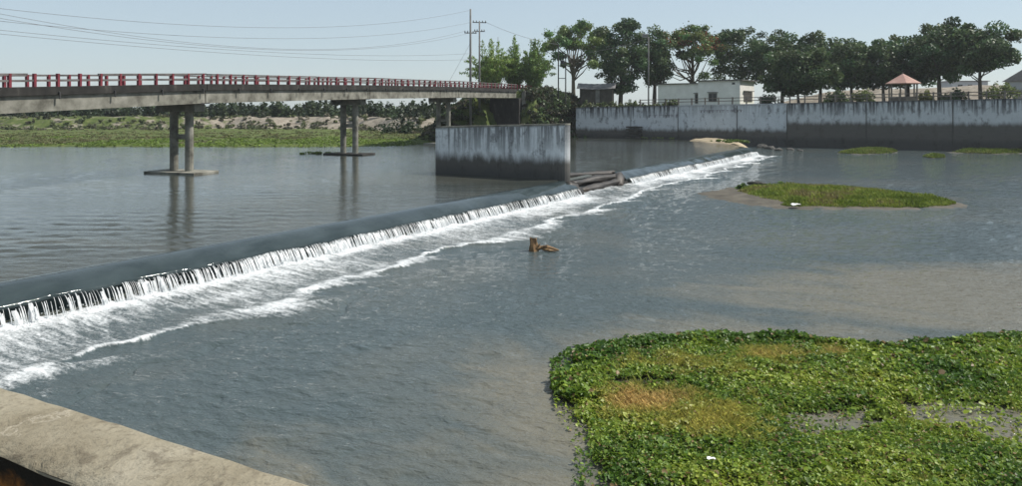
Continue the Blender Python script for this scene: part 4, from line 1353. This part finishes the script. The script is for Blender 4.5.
dry = np.maximum.reduce([ell(U, W_, 645, 403, 62, 22), 0.8 * ell(U, W_, 770, 355, 55, 11), 0.7 * ell(U, W_, 835, 352, 25, 10), 0.75 * ell(U, W_, 720, 420, 80, 30), 0.5 * ell(U, W_, 690, 365, 90, 14)]) + (nf - 0.5) * 0.9 + (nz - .5) * .6
gap = ell(U, W_, 650, 381, 55, 7) + (nf - .5) * 0.9
# leafy plants
lf = (dry < 0.62) & (gap < 0.6) & (rs.random(len(X)) < 0.62)
lx, ly, ld, lu, lw, lnz, lnf, lp, ldry = [q[lf] for q in (X, Y, d, U, W_, nz, nf, pond, dry)]
n = len(lx)
big = np.maximum(sstep(0.9, 0.2, ld) * (lw < 400), 0.55 * ell(lu, lw, 950, 362, 130, 26))
hgt = (0.03 + 0.20 * lnz + 0.24 * np.clip(fbm(lx * 2.6, ly * 2.6, 197) - 0.35, 0, 1) + 0.22 * big * rs.random(n)) * np.clip(0.45 + ld * 1.0, 0.06, 1) * (1 - 0.75 * np.maximum(sstep(0.0, 0.4, lp), 0.8 * ell(lu, lw, 930, 433, 190, 24))) * (0.35 + 0.65 * rs.random(n) ** 0.6)
size = (0.020 + 0.022 * rs.random(n) + 0.022 * big) * np.where(rs.random(n) < 0.06, 1.8, 1.0)
tilt = np.stack([rs.normal(size=n) * .8, rs.normal(size=n) * .8, np.ones(n)], -1); tilt /= np.linalg.norm(tilt, axis=1)[:, None]
r = rs.normal(size=(n, 3)); u = np.cross(tilt, r); u /= np.linalg.norm(u, axis=1)[:, None]; w_ = np.cross(tilt, u)
c3 = np.stack([lx, ly, 0.04 + hgt], -1)
s_ = size[:, None]
# six-sided cupped leaf: tip, two shoulders, base, two shoulders
V = np.stack([c3 + u * s_ * 1.25, c3 + u * s_ * .45 + w_ * s_ * .85 + tilt * s_ * .25, c3 - u * s_ * .75 + w_ * s_ * .6 + tilt * s_ * .2,
              c3 - u * s_ * 1.0, c3 - u * s_ * .75 - w_ * s_ * .6 + tilt * s_ * .2, c3 + u * s_ * .45 - w_ * s_ * .85 + tilt * s_ * .25], 1)
g1 = np.array([0.060, 0.125, 0.018]); g2 = np.array([0.165, 0.245, 0.030]); g3 = np.array([0.30, 0.35, 0.055]); y1 = np.array([0.34, 0.30, 0.07])
mixv = np.clip(fbm(lx * 0.55, ly * 0.55, 97) * 1.7 - 0.4 + rs.normal(size=n) * 0.22 - 0.3 * big, 0, 1)
C = np.where((mixv < 0.5)[:, None], g1 + (g2 - g1) * (mixv * 2)[:, None], g2 + (g3 - g2) * (mixv * 2 - 1)[:, None])
yl = sstep(0.2, 0.6, ldry)[:, None]; C = C * (1 - yl * .6) + y1 * yl * .6
dead = rs.random(n) < 0.05; C[dead] = np.array([0.22, 0.15, 0.07])
C = C * (1 + rs.normal(size=(n, 1)) * 0.18)
C = np.repeat(np.concatenate([np.clip(C, .004, .8), np.ones((n, 1))], 1), 6, 0)
i6 = np.arange(n)[:, None] * 6
Fq = np.concatenate([np.concatenate([i6, i6 + 1, i6 + 2, i6 + 3], 1), np.concatenate([i6, i6 + 3, i6 + 4, i6 + 5], 1)])
print('hyacinth leaves', n)
tag(mesh_from('water_hyacinth', V.reshape(-1, 3), Fq, M['leaf_gloss'], None, False, {'col': ('FLOAT_COLOR', 'POINT', C)}), 'dense floating raft of green water hyacinth leaves in the right foreground', 'water plants', kind='stuff')
# dry grassy stems in the yellowed parts and thin stems throughout
sel = ((dry > 0.35) & (rs.random(len(X)) < 0.62)) | (rs.random(len(X)) < 0.03)
gx_, gy_, gd, gdry, ggap = X[sel], Y[sel], d[sel], dry[sel], gap[sel]; n = len(gx_)
hh = rs.uniform(0.06, 0.24, n) * np.clip(.4 + gd, .05, 1); a = rs.uniform(0, 2 * math.pi, n); ca, sa = np.cos(a), np.sin(a)
wd = rs.uniform(0.004, 0.009, n); ln_ = rs.uniform(0.2, 1.1, n) * hh
z0 = np.full(n, 0.04)
V = np.stack([np.stack([gx_ - sa * wd, gy_ + ca * wd, z0], -1), np.stack([gx_ + sa * wd, gy_ - ca * wd, z0], -1),
              np.stack([gx_ + ca * ln_ * .4 + sa * wd, gy_ + sa * ln_ * .4 - ca * wd, z0 + hh * .65], -1), np.stack([gx_ + ca * ln_, gy_ + sa * ln_, z0 + hh], -1)], 1)
b1 = np.array([0.50, 0.36, 0.14]); b2 = np.array([0.40, 0.37, 0.085]); b3 = np.array([0.17, 0.23, 0.04])
UU, WW = to_px(gx_, gy_, ZR)
br = np.clip(ell(UU, WW, 645, 398, 60, 15) * 1.4 + 0.5 * ell(UU, WW, 770, 353, 50, 9) + 0.9 * ell(UU, WW, 835, 352, 25, 9) + rs.normal(size=n) * .25, 0, 1)[:, None]
yv = np.clip(gdry * 1.2 + rs.normal(size=n) * .25, 0, 1)[:, None]
C = b3 * (1 - yv) + (b2 * (1 - br) + b1 * br) * yv
C = np.clip(C * (1 + rs.normal(size=(n, 1)) * .2), .004, .8); C = np.repeat(np.concatenate([C, np.ones((n, 1))], 1), 4, 0)
print('blades', n)
tag(mesh_from('raft_grass', V.reshape(-1, 3), np.arange(4 * n).reshape(n, 4), M['blade'], None, False, {'col': ('FLOAT_COLOR', 'POINT', C)}), 'yellowed dry grass growing through the hyacinth raft', 'grass', kind='stuff')
# sodden root mat just above the water
nx, ny = 150, 90
gxm, gym = np.meshgrid(np.linspace(min(xs), max(xs), nx), np.linspace(min(ys), max(ys), ny), indexing='ij')
dm = polydist(rp, gxm, gym) + (fbm(gxm * 1.1, gym * 1.1, 91) - 0.5) * 0.9
um, wm = to_px(gxm, gym, ZR)
pm_ = np.maximum.reduce([ell(um, wm, 832, 418, 66, 15), ell(um, wm, 955, 409, 70, 17), ell(um, wm, 1015, 422, 80, 22), ell(um, wm, 1110, 412, 75, 18)]) + (fbm(gxm * 3, gym * 3, 94) - 0.5) * 0.9
zm = np.where((dm > 0.12) & (pm_ < 0.38), 0.03 + 0.05 * fbm(gxm * 2, gym * 2, 99), -0.08)
M['mat'] = simple('root_mat', [(0.3, (0.018, 0.020, 0.010)), (0.6, (0.045, 0.045, 0.022)), (0.8, (0.09, 0.075, 0.04))], 4.0, 0.95, 0.5, 0.03)
tag(mesh_from('root_mat', np.stack([gxm, gym, zm], -1).reshape(-1, 3), grid_faces(nx, ny), M['mat'], smooth=True), 'dark sodden root mat under the hyacinth leaves', 'plant mat', kind='stuff')

# ------------------------------------------------------------------ house
def local(origin, dx, dy):
    o = np.array(origin, float); dx = np.array([*dx, 0.0]); dy = np.array([*dy, 0.0])
    return lambda x, y, z: o + dx * x + dy * y + np.array([0, 0, z])


hc = atD(740, 104, 141.0); hb = 7.15
hx = np.array([-0.82, 0.57]); hx /= np.linalg.norm(hx); hy = np.array([-hx[1], hx[0]]) * -1     # hx: along the front to the left, hy: back along the end wall
hy = np.array([0.57, 0.82]); hy /= np.linalg.norm(hy)
house = empty('white_house', (hc[0], hc[1], hb)); tag(house, 'long single storey whitewashed house with a flat roof behind the retaining wall', 'house')
Lc = local((0, 0, 0), hx, hy)
AX, AY = (*hx, 0), (*hy, 0)


def hbox(x0, x1, y0, y1, z0, z1, name, mat, parent=house, bevel=0):
    return MB().box(Lc((x0 + x1) / 2, (y0 + y1) / 2, (z0 + z1) / 2), ((x1 - x0) / 2, (y1 - y0) / 2, (z1 - z0) / 2), AX, AY).build(name, mat, parent, bevel=bevel)


HH = EYE - (80.5 - HOR) * 141 / F - hb
hbox(0, 8.3, 0, 9, -0.5, HH, 'main_wall', M['plaster'])
hbox(8.302, 17.0, 0.5, 8.0, -0.5, HH - 0.45, 'side_wing', M['plaster'])
rf = hbox(-0.5, 8.6, -0.45, 9.4, HH + 0.003, HH + 0.2, 'roof_slab', M['roof_slab'])
hbox(8.61, 17.4, 0.1, 8.3, HH - 0.447, HH - 0.28, 'roof_slab', M['roof_slab'])


def window(x0, x1, z0, z1, y, front=True, bars=1):
    if front:
        f = hbox(x0, x1, y - 0.06, y + 0.05, z0, z1, 'window', M['frame']); hbox(x0 + .1, x1 - .1, y - 0.075, y + 0.0, z0 + .1, z1 - .1, 'pane', M['glass'], f)
        for k in range(bars):
            xc = x0 + (x1 - x0) * (k + 1) / (bars + 1); hbox(xc - .04, xc + .04, y - .1, y - .062, z0 + .1, z1 - .1, 'mullion', M['frame'], f)
        hbox(x0 - .2, x1 + .2, y - 0.35, y - 0.002, z1 + .1, z1 + .2, 'sunshade', M['roof_slab'], f)
    else:
        f = hbox(y - 0.05, y + 0.06, x0, x1, z0, z1, 'window', M['frame']); hbox(y - 0.03, y + 0.0, x0, x1, z0, z0 + 0.01, 'pane', M['glass'], f)


def hx_of(px):     # front-wall coordinate of an image column
    k = (px - 511) / F
    return (k * hc[1] - hc[0]) / (hx[0] - k * hx[1])


window(hx_of(717), hx_of(708.5), 0.9, 2.6, 0)
window(hx_of(701), hx_of(694), 0.6, 2.5, 0.5)
hbox(hx_of(735), hx_of(732), -0.03, 0.02, HH - 0.75, HH - 0.35, 'vent', M['glass'])
f = hbox(-0.06, 0.03, 2.2, 7.6, 0.9, 2.85, 'window', M['frame'])
for k in range(4):
    y0 = 2.35 + k * 1.3; hbox(-0.085, 0.0, y0, y0 + 1.12, 1.0, 2.75, 'pane', M['glass'], f)
hbox(-0.42, -0.063, 1.9, 7.9, 2.95, 3.06, 'sunshade', M['roof_slab'], f)
# a small far house at the right edge
fh = empty('far_house', (0, 0, 0)); p = atD(1036, 88, 150); fh.location = (p[0], p[1], 7.4)
tag(fh, 'pale blue grey house wall cut by the right edge of the picture', 'house')
MB().box((0, 0, 2.2), (3.6, 4, 2.7)).build('wall', M['house_far'], fh)
m = MB(); m.add([(-4, -4.5, 4.9), (4, -4.5, 4.9), (4, 4.5, 4.9), (-4, 4.5, 4.9), (-1, 0, 8.3), (3, 0, 8.3)], [(3, 2, 1, 0), (0, 1, 5, 4), (1, 2, 5), (2, 3, 4, 5), (3, 0, 4)])
m.build('roof', M['roof_slab'], fh)
# far low block seen through the trunks
fb = empty('far_block', (0, 0, 0)); p = atD(962, 84, 230); fb.location = (p[0], p[1], 11.0); tag(fb, 'distant low grey block seen between the trunks right of the gazebo', 'building')
MB().box((0, 0, 1.6), (5.5, 4, 2.4)).build('wall', M['house_far'], fb)
MB().box((0, 0, 4.1), (6, 4.4, 0.09)).build('roof_slab', M['roof_slab'], fb)
for k in (-3, 0, 3): MB().box((k, -4.02, 2.2), (0.7, 0.05, 0.8)).build('window', M['glass'], fb)

# ------------------------------------------------------------------ gazebo
tg = wall_t(903); pg = wall_pt(tg, 2.9); kD = pg[1]; pg = np.array([(903 - 511) / F * kD, kD, float(wall_top(tg)) - 0.2])
gz_ = empty('gazebo', pg); tag(gz_, 'small six sided garden gazebo with a pinkish pyramid roof behind the fence', 'gazebo')
R_ = 17.2 * kD / F; ze = EYE - (83.5 - HOR) * kD / F - pg[2]; zp = EYE - (73.5 - HOR) * kD / F - pg[2]
for k in range(6):
    a0_, a1_ = math.radians(60 * k + 12), math.radians(60 * k + 72)
    A = (R_ * math.cos(a0_), R_ * math.sin(a0_)); B = (R_ * math.cos(a1_), R_ * math.sin(a1_))
    m = MB(); m.add([(*A, ze), (*B, ze), (0, 0, zp), (A[0] * .97, A[1] * .97, ze - .12), (B[0] * .97, B[1] * .97, ze - .12), (0, 0, zp - .15)], [(0, 1, 2), (5, 4, 3), (0, 3, 4, 1)])
    m.build('roof_panel', M['gazebo_roof'], gz_)
    MB().tube([(A[0] * .76, A[1] * .76, -0.3), (A[0] * .76, A[1] * .76, ze + 0.1)], 0.13, 8).build('post', M['fence'], gz_)
    if k not in (1,):
        A2 = np.array(A) * .76; B2 = np.array(B) * .76; dd_ = (B2 - A2) / np.linalg.norm(B2 - A2)
        MB().beam((*(A2 + dd_ * .14), 0.35), (*(B2 - dd_ * .14), 0.35), 0.12, 1.1).build('parapet', M['fence'], gz_)
m = MB(); m.tube([(0, 0, zp - .08), (0, 0, zp + .35)], [0.10, 0.03], 8).build('finial', M['fence'], gz_)

# ------------------------------------------------------------------ hut at the bridge end
p = atD(597, 97, 156); hut = empty('dark_hut', (p[0], p[1], 8.0), -0.2); tag(hut, 'small dark hut with a sagging tin roof under the trees at the bridge end', 'hut')
MB().box((0, 0, 1.2), (3.4, 2.4, 1.9)).build('wall', M['hut_wall'], hut)
for sgn in (-1, 1):
    m = MB(); nn_ = 14
    V = []; Fq = []
    for i in range(nn_ + 1):
        x = -4.0 + 8.0 * i / nn_; zz_ = 0.05 * (i % 2) - 0.18 * math.sin(i / nn_ * math.pi)
        V += [(x, sgn * 3.1, 2.9 + zz_), (x, 0.0, 4.1 + zz_), (x, sgn * 3.1, 2.84 + zz_), (x, 0.0, 4.04 + zz_)]
    for i in range(nn_):
        b = i * 4; Fq += [(b, b + 1, b + 5, b + 4), (b + 2, b + 6, b + 7, b + 3), (b, b + 4, b + 6, b + 2)]
    mesh_from('roof_sheet', V, Fq, M['tin'], hut)
MB().box((0.3, -2.43, 1.3), (0.42, 0.05, 1.3)).build('door', M['tin'], hut)

# ------------------------------------------------------------------ electric poles, lamp and wires
def pole(name, label, px, D, zb, topy, r, arms=(), cat='pole', mat='metal'):
    X = (px - 511) / F * D; H = EYE - (topy - HOR) * D / F - zb
    root = empty(name, (X, D, zb)); tag(root, label, cat)
    MB().tube([(0, 0, -0.5), (0, 0, H * .5), (0, 0, H)], [r, r * .85, r * .6], 10).build('shaft', M[mat], root, True)
    for (zf, half, ang) in arms:
        dx, dy = math.cos(ang) * half, math.sin(ang) * half
        arm = MB().beam((-dx, -dy, H * zf), (dx, dy, H * zf), 0.14, 0.14).build('crossarm', M['dark_metal'], root)
        for q in (-0.9, -0.45, 0.45, 0.9):
            MB().tube([(dx * q, dy * q, H * zf + .07), (dx * q, dy * q, H * zf + .22), (dx * q, dy * q, H * zf + .4)], [0.07, 0.11, 0.05], 8).build('insulator', M['frame'], arm)
    return root, H


P1, H1 = pole('electric_pole', 'tallest electric pole with crossarms left of the bamboo', 470.5, 133, 3.0, 9, 0.26, ((0.80, 1.1, 0.2),))
P2, H2 = pole('electric_pole', 'shorter electric pole with a wide crossarm just right of the tallest pole', 479.5, 140, 3.5, 21, 0.22, ((0.985, 1.3, 0.2), (0.90, 1.0, 0.2)))
pole('thin_pole', 'thin short pole rising behind the left bamboo clump', 498, 165, 8.0, 37, 0.10, ())
# transformer stand: twin posts
p = atD(563, 96, 150); ts_ = empty('transformer_stand', (p[0], p[1], 8.2), 0.1); tag(ts_, 'twin post transformer stand beside the pale spreading tree', 'pole')
hT = EYE - (44 - HOR) * 150 / F - 8.2
for x in (-0.95, 0.55): MB().tube([(x, 0, -.5), (x, 0, hT * (1.0 if x < 0 else 0.82))], [0.14, 0.10], 8).build('post', M['dark_metal'], ts_)
for z_ in (0.76, 0.62, 0.40): MB().beam((-0.85, -.16, hT * z_), (0.5, -.16, hT * z_), 0.12, 0.14).build('crossbar', M['dark_metal'], ts_)
m = MB().box((-0.2, -0.45, hT * .68), (0.38, 0.28, 0.4)).build('transformer', M['dark_metal'], ts_, bevel=0.05)
# yard lamp
tt = wall_t(648); wp = wall_pt(tt, 3.5)
lamp, HL = pole('yard_lamp', 'grey yard lamp pole with a square head left of the white house', 648.5, wp[1], float(wall_top(tt)) - .3, 37, 0.15, (), 'lamp')
MB().beam((0, 0, HL - .1), (-0.7, -0.5, HL + .15), 0.09, 0.09).build('arm', M['metal'], lamp)
MB().box((-0.8, -0.6, HL + .15), (0.55, 0.30, 0.34)).build('lamp_head', M['frame'], lamp, bevel=0.06)
MB().box((-0.8, -0.6, HL - .2), (0.40, 0.20, 0.008)).build('lens', M['litter'], lamp)


def wire(label, a, b, sag, r=0.032):
    a = np.array(a, float); b = np.array(b, float)
    pts = [a + (b - a) * k / 40 - np.array([0, 0, sag * 4 * (k / 40) * (1 - k / 40)]) for k in range(41)]
    m = MB().tube(pts, r, 4)
    c_ = (a + b) / 2
    return tag(m.build('overhead_wire', M['wire'], None, True, origin=tuple(c_)), label, 'wire', 'overhead wires crossing the sky')


p1 = np.array(P1.location); p2 = np.array(P2.location)


def wpx(px, py, D): return atD(px, py, D)


DL = 62.0
ends = [((-30, 5), p1 + np.array([0, 0, H1 * .99]), 2.5, 'topmost overhead wire reaching the tip of the tallest pole'),
        ((-30, 8), p1 + np.array([-1.0, -.2, H1 * .815]), 3.4, 'second highest overhead wire at the left edge of the sky'),
        ((-30, 13), p1 + np.array([1.0, .2, H1 * .815]), 3.3, 'third highest overhead wire at the left edge of the sky'),
        ((-30, 18), p2 + np.array([-1.2, -.2, H2 * .99]), 2.4, 'middle overhead wire running to the shorter pole crossarm'),
        ((-30, 27), p1 + np.array([0.1, 0, H1 * .63]), 1.2, 'second lowest overhead wire at the left edge of the sky'),
        ((-30, 31), p1 + np.array([-.1, 0, H1 * .58]), 1.0, 'lowest overhead wire at the left edge of the sky')]
for (pp, b, sag, lb) in ends:
    wire(lb, wpx(pp[0], pp[1], DL), b, sag, 0.019)
wire('short wire running right from the shorter pole down to the transformer stand', p2 + np.array([1.2, .2, H2 * .99]), np.array(ts_.location) + np.array([-.9, 0, hT * .99]), 0.6)
wire('faint guy wire slanting down left from the tallest pole', p1 + np.array([0, 0, H1 * .72]), p1 + np.array([-4.2, 0, 8.0]), 0.05, 0.02)
wire('wire running right from the transformer stand to the yard lamp pole', np.array(ts_.location) + np.array([.5, 0, hT * .8]), np.array(lamp.location) + np.array([0, 0, HL * .98]), 0.5, 0.025)

# ------------------------------------------------------------------ driftwood, bird and litter
p = at(534, 251, 0)
dw = empty('driftwood_stump', (p[0], p[1], 0)); tag(dw, 'brown tree stump with a broken branch sticking out of the lower pool', 'driftwood')
K_ = p[1] / F
V = []; nr = 12; lv = 7; r3 = np.random.default_rng(3)
for i in range(lv):
    a = i / (lv - 1); r0 = K_ * (5.2 - 2.0 * a)
    for j in range(nr):
        an = 2 * math.pi * j / nr; jag = (r3.uniform(0.0, 2.6) if i == lv - 1 else 0)
        rr_ = r0 * (1 + 0.22 * math.sin(an * 3 + i * .4) + r3.uniform(-.08, .08))
        V.append((rr_ * math.cos(an) - K_ * 1.2 * a, rr_ * math.sin(an) * .8, K_ * (-3 + 14.5 * a + jag)))
Fq = [(i * nr + j, i * nr + (j + 1) % nr, (i + 1) * nr + (j + 1) % nr, (i + 1) * nr + j) for i in range(lv - 1) for j in range(nr)] + [tuple((lv - 1) * nr + j for j in range(nr))]
mesh_from('stump', V, Fq, M['wood'], dw)
m = MB(); m.tube([(K_ * 2, 0, K_ * 2.5), (K_ * 7, .05, K_ * 3.2), (K_ * 13, -.05, K_ * 4.2), (K_ * 19, .1, K_ * 2.0), (K_ * 25, .1, K_ * .2)], [K_ * 2.3, K_ * 1.9, K_ * 2.1, K_ * 1.5, K_ * .7], 8)
m.build('branch', M['wood'], dw)
m = MB(); m.tube([(K_ * 3, 0, K_ * 3), (K_ * 5.5, -.05, K_ * 6.5), (K_ * 6, -.05, K_ * 8)], [K_ * 1.0, K_ * .7, K_ * .3], 6); m.build('twig', M['wood'], dw)
m = MB(); m.tube([(K_ * 9, 0, K_ * 2), (K_ * 15, -.25, K_ * 1.6), (K_ * 22, -.2, K_ * .6)], [K_ * 1.6, K_ * 1.4, K_ * .5], 6); m.build('root', M['wood'], dw)

p = at(757, 184.3, 0.0)
rock('floating_log', 'short dark log lying in the water beyond the left tip of the islet', p + np.array([0, 0, .08]), 0.55, 402, 'rock', 0.4, cat='log').scale = (1.5, 0.5, 1)


def litter(label, px, py, z, s, seed):
    import bmesh
    p = at(px, py, z); r_ = np.random.default_rng(seed); V = []; n = 5
    for i in range(n):
        for j in range(n):
            V.append(((i - 2) * s * .5 + r_.normal() * s * .1, (j - 2) * s * .4 + r_.normal() * s * .1, r_.uniform(0, s * .5)))
    V2 = V + [(x, y, q - s * .06) for x, y, q in V]
    Fq = [(i * n + j, (i + 1) * n + j, (i + 1) * n + j + 1, i * n + j + 1) for i in range(n - 1) for j in range(n - 1)]
    Fq += [tuple(k + n * n for k in f[::-1]) for f in Fq]
    o = mesh_from('plastic_bag', V2, Fq, M['litter'], None, True, loc=p)
    tag(o, label, 'litter', 'white litter')


litter('crumpled white plastic scrap on the near edge of the islet', 796, 205.5, 0.2, 0.3, 1)
litter('small white scrap at the left of the islet', 777, 192, 0.3, 0.2, 2)
litter('white scrap lying on the hyacinth raft near the lower middle', 711, 459, 0.32, 0.07, 3)
for k, (px, py) in enumerate(((645, 136.6), (655, 136.9), (662, 136.8), (671, 137.1))):
    p = at(px, py + 1.6, UP)
    bush_mesh('floating_weed', ('leftmost pale floating weed clump below the wall steps', 'second pale floating weed clump from the wall steps', 'third pale floating weed clump from the wall steps', 'rightmost pale floating weed clump in the row near the wall')[k], [(p[0], p[1], UP, 0.9, 0.3, 60)], [(0.14, 0.18, 0.06)], 500 + k, 0.14, cat='weed', group='weed clumps at the wall foot')

# ------------------------------------------------------------------ haze
m = MB().box((-100, 220, 19.5), (680, 500, 22.0))
hm = bpy.data.materials.new('haze'); hm.use_nodes = True; hm.node_tree.nodes.clear()
pv = hm.node_tree.nodes.new('ShaderNodeVolumePrincipled'); pv.inputs['Color'].default_value = (0.90, 0.95, 1.0, 1)
pv.inputs['Density'].default_value = 0.00020; pv.inputs['Anisotropy'].default_value = 0.2
ho = hm.node_tree.nodes.new('ShaderNodeOutputMaterial'); hm.node_tree.links.new(pv.outputs[0], ho.inputs['Volume'])
tag(m.build('haze', hm), 'thin pale haze in the air over the river', 'haze', kind='stuff')
